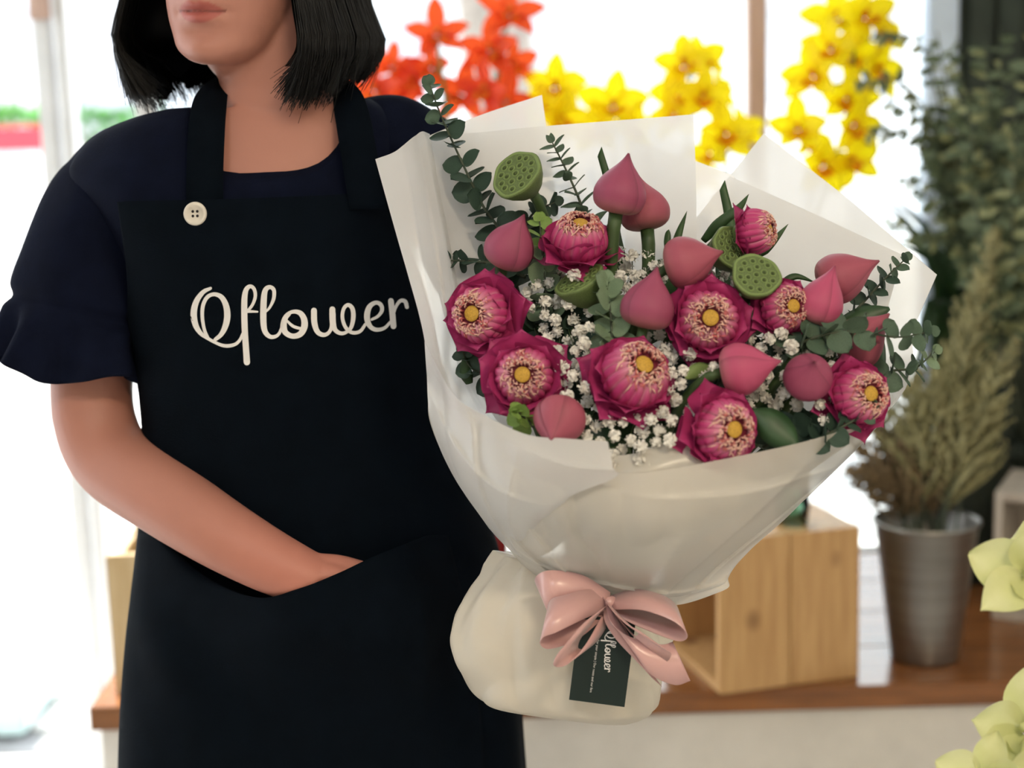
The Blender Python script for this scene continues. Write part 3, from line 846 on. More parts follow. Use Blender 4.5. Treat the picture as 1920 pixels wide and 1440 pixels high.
# ---- hair: bob, shell plus strands
def hair_curve(phi, jit=0.0, rs=1.0, hlen=0.0):
    """phi 0 = forward, + towards photo right, returns control points in head space"""
    rt = phi > 0
    ap = abs(phi)
    back = max(0, (ap - PI / 2) / (PI / 2))
    sgn = 1 if rt else -1
    dg_ = math.degrees(ap)
    if rt: hend = float(np.interp(dg_, [50, 80, 110, 140, 180], [-.036, -.026, -.010, -.002, .0])) + .005 * math.sin(phi * 9) + hlen
    else: hend = float(np.interp(dg_, [50, 90, 120, 180], [-.028, -.038, -.030, .0])) + .005 * math.sin(phi * 9) + hlen
    wl = 0 if rt else .014 * math.sin(min(PI, ap) ) ** 2
    R1, R2, R3, R4 = .098 + wl * .5, .118 + wl, (.126 + wl if not rt else .132), (.112 + wl * .6 if not rt else .118)
    out = []
    for h, R, sq in ((.226, .012, 1), (.212, .060, 1), (.17, R1, 1), (.115, .5 * (R1 + R2), 1), (.06, R2, 1), (.02, R3, 1), (hend, R4 + jit, 1)):
        R = R * rs
        s = math.sin(phi) * R * (.98); y = math.cos(phi) * R * (.93 if ap < PI / 2 else 1.0) - .008
        out.append((s, y, h))
    return out
PH0, PH1 = math.radians(-58), math.radians(50)
phis = np.linspace(PH1, 2 * PI + PH0, 130)
def wrapphi(p): return p if p <= PI else p - 2 * PI
shell = []
NT = 40
for p in phis:
    q = wrapphi(p)
    cl = .004 * math.sin(q * 37) + .003 * math.sin(q * 61 + 1)
    C = crv(hair_curve(q, -.004 + cl, .975, .008 + .005 * math.sin(q * 23)), NT)
    shell.append(headw(C[:, 0], C[:, 1], C[:, 2]))
shell = np.array(shell)
hv, hf = gsurf(shell)
inner = []
for p in phis:
    q = wrapphi(p)
    C = crv(hair_curve(q, -.02, .86, .03), NT); inner.append(headw(C[:, 0], C[:, 1], C[:, 2]))
iv, if_ = gsurf(np.array(inner))
hp_ = [(hv, hf), (iv, if_)]
for k in range(3600):
    p = random.uniform(PH1, 2 * PI + PH0); q = wrapphi(p)
    edge_ = random.random() < .28
    if edge_: q = random.choice([PH1 + abs(random.gauss(0, .12)), PH0 - abs(random.gauss(0, .12))])
    clump = math.sin(q * 29) * .5 + math.sin(q * 53 + 2) * .5
    C = crv(hair_curve(q, random.gauss(-.002, .005) + clump * .004, random.uniform(.965, 1.008), random.gauss(.002, .007)), 16)
    wob = random.uniform(-1, 1); ph = random.uniform(0, 6)
    tt = np.linspace(0, 1, 16)
    dphi = .05 * wob * np.sin(tt * 4 + ph) * tt + clump * .03 * tt
    s, y = C[:, 0].copy(), C[:, 1].copy()
    s2 = s * np.cos(dphi) + y * np.sin(dphi); y2 = -s * np.sin(dphi) + y * np.cos(dphi)
    if q > 0:                      # photo-right ends curl
        curl = np.clip((tt - .82) / .18, 0, 1) ** 2
        s2 += curl * random.uniform(-.024, -.004); C[:, 2] += curl * random.uniform(0, .008)
    else:
        cu = np.clip((tt - .8) / .2, 0, 1) ** 2
        s2 += cu * random.uniform(-.006, .012)
    P_ = headw(s2, y2, C[:, 2])
    r = np.linspace(1, .35, 16) * random.uniform(.0005, .0010)
    hp_.append(tube(P_[2:], r[2:], 3, False))
hair = add('hair', mesh('hair', *merge(hp_), M_['hair']), pr)
# ================================================================ bouquet
M_['paper'] = mat('frosted_paper', (238, 238, 238), 0.30, 0.02, scale=6, trans=0.52, see=0.07, spec=0.5, bump=0.7, bscale=11)
M_['paper2'] = mat('frosted_paper_front', (226, 222, 214), 0.26, 0.02, scale=6, trans=0.40, see=0.08, spec=0.5, bump=0.7, bscale=9)
M_['tissue'] = mat('cream_tissue', (238, 232, 220), 0.40, 0.03, scale=8, trans=0.4, spec=0.4, bump=0.8, bscale=16)
M_['ribbon'] = mat('dusty_pink_satin', (206, 162, 160), 0.30, 0.05, scale=10, spec=0.6, sheen=0.2)
M_['card'] = mat('dark_green_card', (18, 36, 34), 0.7, 0.03)
M_['petal'] = mat('lotus_petal', (200, 60, 110), 0.5, 0.10, scale=120, attr=True, trans=0.12, spec=0.3)
M_['budpetal'] = mat('lotus_bud_petal', (168, 70, 92), 0.5, 0.08, scale=60, attr=True, spec=0.3, bump=0.12, bscale=250)
M_['stamen'] = mat('stamens', (240, 215, 190), 0.6, 0.03, attr=True)
M_['yolk'] = mat('yellow_centre', (200, 158, 62), 0.6, 0.12, scale=600, bump=0.4, bscale=900)
M_['stem'] = mat('dark_green_stem', (62, 84, 48), 0.5, 0.15, scale=30)
M_['pod'] = mat('lotus_pod', (120, 142, 84), 0.55, 0.12, scale=60, bump=0.2, bscale=200)
M_['podbody'] = mat('lotus_pod_side', (98, 116, 68), 0.55, 0.2, scale=40, bump=0.2, bscale=150)
M_['seed'] = mat('pod_seed', (98, 124, 62), 0.45, 0.1)
M_['seedhole'] = mat('pod_pit', (70, 84, 46), 0.8, 0.05)
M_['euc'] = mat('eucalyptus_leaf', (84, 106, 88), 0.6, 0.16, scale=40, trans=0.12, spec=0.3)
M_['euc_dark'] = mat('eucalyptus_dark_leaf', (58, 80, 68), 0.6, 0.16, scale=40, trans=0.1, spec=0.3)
M_['euc_pale'] = mat('eucalyptus_pale_leaf', (128, 150, 122), 0.6, 0.12, scale=40, trans=0.15, spec=0.3)
M_['euc_lime'] = mat('eucalyptus_young_leaf', (132, 164, 86), 0.5, 0.12, scale=40, trans=0.2, spec=0.3)
M_['twig'] = mat('eucalyptus_twig', (72, 82, 66), 0.6, 0.1)
M_['blade'] = mat('green_blade', (52, 84, 44), 0.45, 0.15, scale=40, trans=0.12)
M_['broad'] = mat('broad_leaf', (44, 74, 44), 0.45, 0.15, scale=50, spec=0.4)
M_['gyp'] = mat('babys_breath', (250, 248, 242), 0.7, 0.05, trans=0.2)
M_['gypstem'] = mat('thin_green_stem', (86, 104, 66), 0.6, 0.1)

TIE = W(1138, 1108, 1.475)
def fd(px, py):
    t = (py - 300) / 550.0
    d = 1.455 - 0.135 * t - 0.035 * max(0, 1 - ((px - 1270) / 430) ** 2)
    return d
def stem_to_tie(o, d0, r0, r1=0.0035, bend=0.06):
    a = np.array(o); b = np.array(TIE) + rng.normal(0, .006, 3) 
    c1 = a - np.array(d0) * bend; c2 = b + (a - b) * 0.35
    t = np.linspace(0, 1, 14)[:, None]
    P_ = (1 - t) ** 3 * a + 3 * (1 - t) ** 2 * t * c1 + 3 * (1 - t) * t * t * c2 + t ** 3 * b
    return tube(P_, np.linspace(r0, r1, 14), 8)

# ---------------------------------------------------------------- wrapping paper
wp = empty('bouquet_wrap', TIE, 'frosted white paper wrap folded in a wide cone around the lotus bouquet', 'wrapping paper')
def linrow(r, n):
    A = np.array([tuple(W(*q)) for q in r]); L = np.r_[0, np.cumsum(np.linalg.norm(np.diff(A, axis=0), axis=1))]
    t = np.linspace(0, L[-1], n)
    for l in L[1:-1]: t[np.argmin(abs(t - l))] = l          # keep the corners sharp
    return np.stack([np.interp(t, L, A[:, k]) for k in range(3)], 1)
def sheet(name, rows, m, M1=26, N1=36, crease=0.0, seed=0.0, sharp=False, folds=()):
    if sharp:
        A = np.array([linrow(r, N1) for r in rows]); G_ = np.stack([crv(A[:, j], M1) for j in range(N1)], 1)
    else:
        G_ = surf([[tuple(W(*q)) for q in r] for r in rows], M1, N1)
    if crease > 0:
        for i in range(M1):
            for j in range(N1):
                p = G_[i, j]
                q = Vector((p[0] * 7 + seed, p[1] * 7, p[2] * 5)); w1 = noise.noise(q * .8 + Vector((5, 2, 1)))
                k = 1.4 * abs(noise.noise(q + Vector((w1, w1, 0)))) + .8 * abs(noise.noise(q * 2.3 + Vector((w1 * 2, 0, w1)))) - .5
                G_[i, j] = p + np.array(-fwd) * (crease * k)
    for (u0, v0, u1, v1, amp, wd) in folds:               # crisp pleats along lines of the sheet
        U, V = np.meshgrid(np.linspace(0, 1, N1), np.linspace(0, 1, M1))
        dx, dy = u1 - u0, v1 - v0; L2 = dx * dx + dy * dy
        t = ((U - u0) * dx + (V - v0) * dy) / L2; tc_ = np.clip(t, 0, 1)
        dist = np.hypot(U - u0 - tc_ * dx, V - v0 - tc_ * dy)
        sgn = np.sign((U - u0) * dy - (V - v0) * dx)
        w_ = np.where(sgn > 0, wd * .35, wd * 1.6)         # one steep, one gentle side
        G_ = G_ + (amp * np.exp(-dist / w_) * np.sin(np.clip(t, 0.02, .98) * PI) ** .5)[..., None] * np.array(-fwd)
    return add(name, mesh(name, *gsurf(G_), m), wp)
# rear sheets (behind the flowers)
sheet('back_sheet', [[(786, 262, 1.52), (900, 216, 1.535), (1016, 178, 1.54)],
                     [(830, 420, 1.515), (930, 400, 1.53), (1044, 380, 1.53)],
                     [(920, 700, 1.51), (1000, 700, 1.525), (1080, 700, 1.52)],
                     [(1110, 1100, 1.50), (1125, 1100, 1.50), (1140, 1100, 1.50)]], M_['paper'])
sheet('back_sheet', [[(782, 262, 1.468), (860, 252, 1.49), (1000, 238, 1.505), (1150, 226, 1.51), (1301, 214, 1.50)],
                     [(800, 420, 1.455), (880, 420, 1.475), (1010, 415, 1.492), (1160, 410, 1.495), (1306, 400, 1.485)],
                     [(850, 640, 1.44), (920, 650, 1.455), (1030, 650, 1.475), (1170, 650, 1.478), (1300, 650, 1.465)],
                     [(1000, 900, 1.445), (1040, 910, 1.46), (1100, 910, 1.475), (1180, 910, 1.475), (1250, 910, 1.465)],
                     [(1120, 1105, 1.468), (1128, 1105, 1.47), (1138, 1105, 1.474), (1148, 1105, 1.474), (1156, 1105, 1.47)]], M_['paper'], 60, 60, .004, 1)
sheet('back_sheet', [[(1250, 470, 1.50), (1311, 402, 1.515), (1368, 330, 1.525), (1530, 402, 1.50), (1692, 478, 1.462)],
                     [(1240, 560, 1.50), (1300, 530, 1.51), (1380, 510, 1.505), (1510, 570, 1.48), (1640, 640, 1.44)],
                     [(1180, 800, 1.49), (1230, 800, 1.49), (1300, 800, 1.485), (1420, 810, 1.47), (1520, 830, 1.44)],
                     [(1132, 1105, 1.48), (1140, 1105, 1.48), (1148, 1105, 1.48), (1156, 1105, 1.476), (1164, 1105, 1.47)]], M_['paper'], 30, 41, .0010, 4, True)
sheet('back_sheet', [[(1180, 262, 1.545), (1310, 304, 1.55), (1374, 328, 1.55), (1440, 420, 1.545)],
                     [(1170, 480, 1.525), (1290, 490, 1.53), (1350, 500, 1.53), (1420, 540, 1.525)],
                     [(1130, 800, 1.495), (1200, 800, 1.50), (1270, 800, 1.50), (1340, 810, 1.495)],
                     [(1132, 1105, 1.482), (1140, 1105, 1.482), (1148, 1105, 1.482), (1156, 1105, 1.48)]], M_['paper'], 24, 31, .0010, 6, True)
sheet('back_sheet', [[(1330, 372, 1.565), (1372, 325, 1.565), (1432, 250, 1.56), (1590, 372, 1.525), (1757, 515, 1.465)],
                     [(1310, 500, 1.545), (1370, 470, 1.545), (1440, 450, 1.54), (1570, 540, 1.505), (1716, 610, 1.445)],
                     [(1220, 800, 1.505), (1290, 800, 1.505), (1370, 800, 1.50), (1470, 800, 1.475), (1650, 786, 1.405)],
                     [(1136, 1105, 1.484), (1146, 1105, 1.484), (1156, 1105, 1.484), (1164, 1105, 1.478), (1172, 1105, 1.47)]], M_['paper'], 30, 41, .0010, 7, True)
# left flap that turns towards the camera, edge from the shoulder down to the front
sheet('side_flap', [[(704, 299, 1.415), (742, 284, 1.425), (772, 258, 1.44), (790, 247, 1.458), (806, 252, 1.475)],
                    [(746, 450, 1.395), (772, 450, 1.405), (800, 446, 1.42), (826, 446, 1.44), (842, 446, 1.462)],
                    [(788, 600, 1.375), (800, 600, 1.385), (822, 596, 1.402), (850, 596, 1.425), (872, 590, 1.452)],
                    [(812, 720, 1.392), (828, 720, 1.396), (852, 720, 1.404), (890, 720, 1.42), (930, 720, 1.45)],
                    [(850, 810, 1.41), (880, 820, 1.412), (920, 840, 1.418), (970, 850, 1.43), (1020, 860, 1.455)],
                    [(905, 915, 1.43), (930, 925, 1.43), (965, 935, 1.432), (1005, 940, 1.44), (1045, 945, 1.462)]], M_['paper'], 70, 40, .008, 9, folds=[(.35, .02, .45, .9, .007, .06), (.62, .05, .66, .95, -.006, .05), (.84, .02, .85, .95, .006, .05), (.1, .55, .5, .95, .006, .06)])
# front of the cone
rim = [(806, 716), (842, 745), (905, 790), (980, 822), (1060, 858), (1150, 886), (1245, 882), (1400, 852), (1540, 818), (1650, 778), (1682, 740)]
rimd = [1.375, 1.35, 1.318, 1.292, 1.272, 1.262, 1.262, 1.276, 1.305, 1.355, 1.40]
r1 = [(806, 790), (842, 850), (900, 905), (970, 940), (1050, 962), (1150, 975), (1245, 975), (1380, 950), (1490, 905), (1580, 862), (1630, 815)]
r1d = [1.378, 1.355, 1.328, 1.306, 1.288, 1.278, 1.278, 1.292, 1.32, 1.36, 1.41]
r2 = [(850, 890), (878, 935), (930, 985), (995, 1020), (1070, 1040), (1150, 1050), (1235, 1050), (1330, 1035), (1410, 1000), (1480, 960), (1530, 918)]
r2d = [1.40, 1.385, 1.362, 1.345, 1.33, 1.322, 1.322, 1.335, 1.36, 1.39, 1.43]
r3 = [(918, 985), (940, 1012), (980, 1050), (1030, 1078), (1090, 1094), (1160, 1102), (1230, 1104), (1290, 1098), (1340, 1080), (1380, 1050), (1420, 1020)]
r3d = [1.43, 1.418, 1.402, 1.392, 1.382, 1.376, 1.376, 1.386, 1.402, 1.42, 1.445]
r4 = [(960, 1035), (975, 1055), (1010, 1090), (1060, 1114), (1110, 1126), (1170, 1133), (1225, 1136), (1285, 1132), (1362, 1106), (1366, 1086), (1372, 1068)]
r4d = [1.45, 1.442, 1.432, 1.426, 1.42, 1.415, 1.415, 1.418, 1.42, 1.435, 1.455]
sheet('front_sheet', [[(*p, d) for p, d in zip(a, b)] for a, b in ((rim, rimd), (r1, r1d), (r2, r2d), (r3, r3d), (r4, r4d))], M_['paper2'], 110, 150, .010, 2, folds=[(.14, .15, .40, 1.02, .010, .035), (.30, .30, .44, 1.02, .008, .025), (.47, .35, .48, 1.02, -.007, .03), (.64, .35, .53, 1.02, .009, .03), (.80, .15, .57, 1.02, .010, .04), (.93, .35, .66, 1.02, -.008, .03), (.22, .62, .80, .86, .009, .04), (.40, .80, .86, .94, -.006, .03), (.52, .10, .95, .30, .005, .05)])
# overlapping layer on the left with the rolled corner at the middle of the rim
sheet('front_overlap', [[(796, 640, 1.379), (850, 738, 1.334), (915, 782, 1.299), (990, 815, 1.279), (1060, 822, 1.266), (1140, 828, 1.256)],
                        [(800, 700, 1.374), (850, 775, 1.332), (915, 822, 1.294), (990, 850, 1.266), (1060, 868, 1.252), (1150, 876, 1.246)],
                        [(808, 790, 1.366), (850, 852, 1.332), (910, 900, 1.300), (980, 915, 1.276), (1060, 912, 1.262), (1154, 896, 1.252)],
                        [(846, 886, 1.382), (880, 935, 1.359), (925, 970, 1.332), (975, 978, 1.309), (1020, 965, 1.294), (1060, 940, 1.279)],
                        [(916, 990, 1.418), (940, 1016, 1.404), (970, 1040, 1.392), (1000, 1046, 1.382), (1030, 1036, 1.372), (1062, 1010, 1.356)]], M_['paper'], 80, 90, .010, 2, folds=[(.30, .12, .42, 1.0, .009, .05), (.12, .10, .20, .95, -.007, .04), (.55, .35, .50, 1.0, .007, .05), (.62, .22, 1.0, .30, .006, .05), (.05, .35, .7, .62, .006, .05)])
# inner transparent-looking flap at the centre right of the rim
sheet('inner_sheet', [[(1120, 858, 1.295), (1200, 848, 1.29), (1288, 818, 1.295), (1400, 830, 1.30)],
                      [(1150, 900, 1.285), (1220, 895, 1.282), (1290, 880, 1.285), (1400, 870, 1.292)],
                      [(1150, 980, 1.30), (1220, 980, 1.298), (1290, 975, 1.30), (1380, 960, 1.305)]], M_['paper2'], 16, 20)
# foot of the wrap below the ribbon: a closed crumpled bag
foot = [((938, 1034), (1200, 1100), .050), ((905, 1068), (1240, 1135), .058), ((872, 1128), (1262, 1180), .066), ((856, 1200), (1245, 1232), .070), ((868, 1264), (1234, 1280), .068), ((900, 1312), (1228, 1322), .058), ((1000, 1334), (1205, 1344), .038), ((1070, 1348), (1180, 1358), .012)]
rr = []
for (l, r, b) in foot:
    L0, R0_ = W(*l, 1.465), W(*r, 1.465)
    c = (L0 + R0_) / 2; ax = (R0_ - L0) / 2; dep = -fwd
    a = np.linspace(0, 2 * PI, 160, endpoint=False)
    ring = np.array([np.array(c + ax * math.cos(t) + dep * (b * math.sin(t))) for t in a]); rr.append(ring)
rr = np.array(rr); fine = np.stack([crv(rr[:, j], 90) for j in range(160)], 1)
cen = fine.mean(axis=1, keepdims=True)
_r = random.Random(5); FF = [(_r.uniform(0, 160), 0, _r.uniform(35, 85), _r.choice((-1, 1)) * _r.uniform(.04, .09)) for _ in range(20)]
FF = [(a_, a_ + _r.uniform(-14, 14), c_, d_) for a_, b_, c_, d_ in FF]
for i in range(90):
    for j in range(160):
        p = fine[i, j]; d = p - cen[i, 0]
        q = Vector((p[0] * 11, p[1] * 11, p[2] * 7)); w1 = noise.noise(q * .7 + Vector((3, 3, 3)))
        k = .22 * abs(noise.noise(q + Vector((w1 * 1.5, 0, w1)))) + .12 * abs(noise.noise(q * 2.2 + Vector((w1, 4, 0)))) - .07
        k += .05 * math.sin(j / 160 * 2 * PI * 13 + w1 * 4) * max(0, 1 - i / 40)
        for (ja, jb, ib, am_) in FF:
            jl = ja + (jb - ja) * min(1, i / ib); dj = (j - jl + 80) % 160 - 80
            k += am_ * math.exp(-abs(dj) / (1.6 if dj > 0 else 6.0)) * max(0, 1 - i / ib) ** .5
        fine[i, j] = p + d * k
v, f = loft(list(fine), True)
add('paper_foot', mesh('paper_foot', v, f, M_['tissue']), wp)

# ---------------------------------------------------------------- lotus flowers
def hx(c): return np.array(lin(c))
PK, PKD, PKL = hx((188, 58, 118)), hx((142, 32, 84)), hx((230, 172, 188))
def rib_mesh():
    m, n = 13, 7
    prof = crv([(.0195, 0), (.0268, .010), (.0280, .020), (.0252, .030), (.0195, .0370), (.0130, .0405)], m)
    wd = crv([[.0036], [.0046], [.0048], [.0042], [.0030], [.0008]], m)[:, 0]
    v, c = [], []
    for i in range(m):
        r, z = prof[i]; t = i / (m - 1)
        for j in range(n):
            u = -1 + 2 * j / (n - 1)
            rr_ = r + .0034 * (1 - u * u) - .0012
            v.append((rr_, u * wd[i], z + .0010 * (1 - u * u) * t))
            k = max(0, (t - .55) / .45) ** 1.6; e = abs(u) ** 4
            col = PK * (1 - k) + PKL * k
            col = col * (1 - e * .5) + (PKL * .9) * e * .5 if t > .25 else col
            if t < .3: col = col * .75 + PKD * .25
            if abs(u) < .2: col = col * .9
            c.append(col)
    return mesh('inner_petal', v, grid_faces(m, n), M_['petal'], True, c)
CORE = mesh('petal_core', *revolve([(.017, -.002), (.0245, .010), (.0258, .020), (.0232, .029), (.0178, .0355), (.002, .0365)], 24), mat('deep_magenta_core', (116, 22, 58), 0.6, 0.1))
RIB = rib_mesh()
def outer_mesh(L_, w, lift, roll, seed):
    m, n = 13, 11
    v, c = [], []
    for i in range(m):
        t = i / (m - 1)
        ww = w * (.62 + .38 * math.sin(min(1, t / .5) * PI / 2)) * (1 - max(0, (t - .52) / .48) ** 1.15)
        r = .0165 + L_ * t
        z = lift * math.sin(t * PI * .62) + .003 * t
        for j in range(n):
            u = -1 + 2 * j / (n - 1)
            f_ = abs(u) ** 1.8
            crease = -.0012 * math.exp(-(u / .10) ** 2) * min(1, t * 2)
            wrap = .30 * f_ * (1 - .5 * t)
            v.append((r - wrap * r * .5, u * ww, z + roll * f_ * math.sin(t * PI) + crease))
            k = .35 * t + .2 * f_
            c.append(PK * .92 * (1 - k) + hx((142, 46, 96)) * k)
    return mesh('outer_petal', v, grid_faces(m, n), M_['petal'], True, c)
OUT1 = outer_mesh(.0270, .0265, .010, .006, 0)
OUT2 = outer_mesh(.0190, .0250, .018, .005, 1)
OUT3 = outer_mesh(.0320, .0240, .000, .004, 2)
def stamen_mesh(seed):
    r_ = random.Random(seed); parts = []; cols = []
    v, f = revolve([(.0205, .0335), (.014, .0378), (.0080, .0365), (.0006, .0355)], 28); parts.append((v, f)); cols += [hx((110, 22, 46))] * len(v)
    def zd(r): return float(np.interp(r, [.008, .013, .0195, .0252, .0285], [.0375, .0405, .0375, .0305, .0205])) + .0015
    for k in range(200):
        a = r_.uniform(0, 2 * PI); r = .0088 + .0125 * r_.random() ** 1.15
        out = r_.uniform(.15, 1.0); L0 = r_.uniform(.004, .0075)
        da = r_.uniform(-.22, .22)
        r1_, r2_, r3_ = r + L0 * .25 * out, r + L0 * .6 * out, r + L0 * .95 * out
        lift = r_.uniform(.0010, .0034)
        pts = [(r, a, zd(r) - .001), (r1_, a + da * .4, zd(r1_) + lift), (r2_, a + da, zd(r2_) + lift * 1.2), (r3_, a + da * 1.8, zd(r3_) + lift * .5)]
        P_ = [(q[0] * math.cos(q[1]), q[0] * math.sin(q[1]), q[2]) for q in pts]
        v, f = tube(crv(P_, 5), [.0004, .0005, .0006, .00068, .0003], 4, True)
        parts.append((v, f))
        tip = hx((236, 196, 178)) if r_.random() < .72 else hx((204, 112, 110))
        for i in range(len(v)):
            ring = min(i // 4, 4); k2 = [0, .35, .9, 1, 1][ring]
            cols.append(hx((160, 40, 66)) * (1 - k2) + tip * k2)
    v, f = merge(parts)
    return mesh('stamens', v, f, M_['stamen'], True, cols)
STAM = [stamen_mesh(s) for s in (1, 2, 3)]
YOLK = mesh('seed_centre', *revolve([(.004, .034), (.0072, .0375), (.0080, .0398), (.0074, .0405), (.0004, .0402)], 28), M_['yolk'])
STEMM = mesh('flower_base', *revolve([(.004, -.014), (.0075, -.010), (.016, -.003), (.021, .002), (.019, .010), (.001, .012)], 24), M_['podbody'])
LOTUS = [(1086, 446, (.05, .80, .60), 104, 1.0, 'folded pink lotus high beside the big green pod, facing up'),
         (1418, 434, (.85, .12, .42), 84, .8, 'small folded pink lotus at the back facing right, crossed by grass blades'),
         (900, 590, (-.42, .02, .88), 108, 1.0, 'folded pink lotus nearest the apron lettering, turned left'),
         (982, 704, (-.08, .04, 1), 108, 1.05, 'folded pink lotus with round yellow centre above the lone blush bud'),
         (1192, 702, (.32, .45, .82), 128, .95, 'large ribbed pink lotus in the middle of the bouquet'),
         (1328, 600, (0, .08, 1), 112, 1.0, 'folded pink lotus facing straight out, below the front green pod'),
         (1474, 577, (.30, .08, .92), 92, .9, 'folded pink lotus half hidden between the front pod and an upright bud'),
         (1358, 805, (.38, .02, .90), 116, .95, 'folded pink lotus lowest in the bouquet against the paper rim'),
         (1614, 742, (.36, .12, .90), 106, .95, 'folded pink lotus at the far right rim with eucalyptus over it')]
for k, (px, py, am, dpx, wsc, lab) in enumerate(LOTUS):
    D = fd(px, py) - .012
    sc_ = dpx / F * D / .058
    a = aimv(*am); c = W(px, py, D); o_ = c - a * (.021 * sc_)
    Mx = frame(o_, a, random.uniform(0, 6), sc_)
    r = empty('lotus_flower', o_, lab, 'flower', 'folded pink lotus flowers in the bouquet', M=Mx)
    add('petal_core', CORE, r, Mx)
    for i in range(20):
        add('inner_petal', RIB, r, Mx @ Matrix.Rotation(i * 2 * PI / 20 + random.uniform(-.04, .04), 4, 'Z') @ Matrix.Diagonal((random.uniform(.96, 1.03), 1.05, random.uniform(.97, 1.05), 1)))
    ph = random.uniform(0, 6)
    for i in range(5):
        add('outer_petal', OUT2, r, Mx @ Matrix.Rotation(ph + i * 2 * PI / 5 + random.uniform(-.1, .1), 4, 'Z') @ Matrix.Rotation(random.uniform(-.25, .1), 4, 'Y') @ Matrix.Rotation(random.uniform(-.3, .3), 4, 'X') @ Matrix.Diagonal((wsc * 1.1, wsc * 1.08, wsc * 1.08, 1)))
        add('outer_petal', OUT1, r, Mx @ Matrix.Rotation(ph + .63 + i * 2 * PI / 5 + random.uniform(-.12, .12), 4, 'Z') @ Matrix.Rotation(random.uniform(-.2, .15), 4, 'Y') @ Matrix.Rotation(random.uniform(-.3, .3), 4, 'X') @ Matrix.Diagonal((wsc * 1.1, wsc * 1.08, wsc * 1.08, 1)))
    for i in range(4):
        add('outer_petal', OUT3, r, Mx @ Matrix.Rotation(ph + .3 + i * PI / 2 + random.uniform(-.2, .2), 4, 'Z') @ Matrix.Rotation(random.uniform(-.1, .25), 4, 'Y') @ Matrix.Diagonal((wsc * 1.1, wsc * 1.08, wsc * 1.08, 1)))
    so_ = add('stamens', STAM[k % 3], r, Mx); so_['kind'] = 'stuff'
    add('seed_centre', YOLK, r, Mx)
    add('flower_base', STEMM, r, Mx)
    v, f = stem_to_tie(o_ - a * .01, a, .0045); add('stem', mesh('stem', v, f, M_['stem']), r)

# ---------------------------------------------------------------- lotus buds
BPROF = crv([(.10, 0), (.30, .03), (.445, .14), (.50, .34), (.475, .50), (.385, .68), (.25, .84), (.135, .97), (.055, 1.09), (.006, 1.19)], 26)
def bud_petal(width, off, c0, c1, seed):
    n = 15; v, c = [], []
    m = len(BPROF)
    for i, (r, z) in enumerate(BPROF):
        t = i / (m - 1)
        wv = width * (1 - .18 * t) 
        for j in range(n):
            u = -1 + 2 * j / (n - 1)
            ed = off * (1 - .35 * abs(u) ** 8) * min(1, t * 6 + .2) * (1 - .5 * t)
            a = u * wv; rr_ = r + ed
            v.append((rr_ * math.cos(a), rr_ * math.sin(a), z + ed * .3))
            k = .55 + .45 * min(1, max(0, t / .30)); e = .30 * abs(u) ** 8
            vein = 1 - .05 * abs(math.sin(u * 14 + seed))
            tipd = 1 - .4 * max(0, (t - .8) / .2)
            c.append((c0 * (1 - k) + c1 * k) * (1 - e) * vein * tipd)
    return v, c, n, m
def bud_set(c1, seed, base=(196, 168, 132)):
    out = []
    for off, w in ((.034, 1.55), (.022, 1.7), (.008, 1.75)):
        v, c, n, m = bud_petal(w, off, hx(base), hx(c1), seed)
        out.append(mesh('bud_petal', v, grid_faces(m, n), M_['budpetal'], True, c))
    v, c, n, m = bud_petal(PI, -.01, hx(base), hx(c1) * .8, seed)
    core = mesh('bud_core', v, grid_faces(m, n), M_['budpetal'], True, c)
    return out, core
BUDS = [bud_set((150, 70, 98), 1), bud_set((160, 80, 98), 2, (166, 140, 112)), bud_set((180, 78, 112), 3, (196, 170, 148))]
BUD = [(957, 462, (.36, .80, .38), 92, 1.0, 0, 'rose lotus bud on a thick stem left of the upper lotus'),
       (1164, 358, (.20, .96, .12), 96, 1.0, 0, 'topmost rose lotus bud with pointed tip, in front of another'),
       (1207, 392, (-.15, .95, -.1), 92, .95, 1, 'reddish lotus bud tucked behind the topmost bud'),
       (1290, 492, (.88, .25, .30), 98, .95, 1, 'rose lotus bud pointing right towards the green pods'),
       (1216, 572, (.22, .96, .08), 98, 1.0, 0, 'upright rose lotus bud in the centre above the ribbed lotus'),
       (1578, 520, (.86, .38, .25), 92, 1.1, 1, 'rose lotus bud pointing right at the paper edge, rightmost at top'),
       (1540, 566, (.34, .93, .10), 84, 1.15, 2, 'pink lotus bud standing upright in front of the right-pointing bud'),
       (1612, 640, (.66, .66, .25), 96, 1.05, 1, 'rose lotus bud behind eucalyptus leaves at the right'),
       (1394, 690, (.92, .18, .22), 98, .98, 2, 'bright pink lotus bud lying with its tip to the right'),
       (1516, 704, (0, .40, .90), 90, .9, 0, 'dusky lotus bud aiming its tip at the viewer'),
       (1048, 790, (-.25, -.55, .75), 96, .9, 1, 'blush lotus bud at the lower left paper rim')]
for k, (px, py, am, dpx, hsc, ci, lab) in enumerate(BUD):
    D = fd(px, py) - .02 + (0.03 if k in (2, 5, 7) else 0) - (.012 if k in (1,) else 0)
    s_ = dpx / F * D
    a = aimv(*am); o_ = W(px, py, D) - a * (.45 * s_ * hsc)
    Mx = frame(o_, a, random.uniform(0, 6), (s_, s_, s_ * hsc))
    r = empty('lotus_bud', o_, lab, 'flower bud', 'rose lotus buds in the bouquet', M=Mx)
    ps, core = BUDS[ci]
    for i in range(3):
        add('bud_petal', ps[i], r, Mx @ Matrix.Rotation(i * 2.25, 4, 'Z'))
    add('bud_petal', ps[2], r, Mx @ Matrix.Rotation(5.2, 4, 'Z'))
    add('bud_core', core, r, Mx)
    v, f = stem_to_tie(o_, a, .0062 if k in (0, 1, 2) else .0045, .004, .05); add('stem', mesh('stem', v, f, M_['stem']), r)

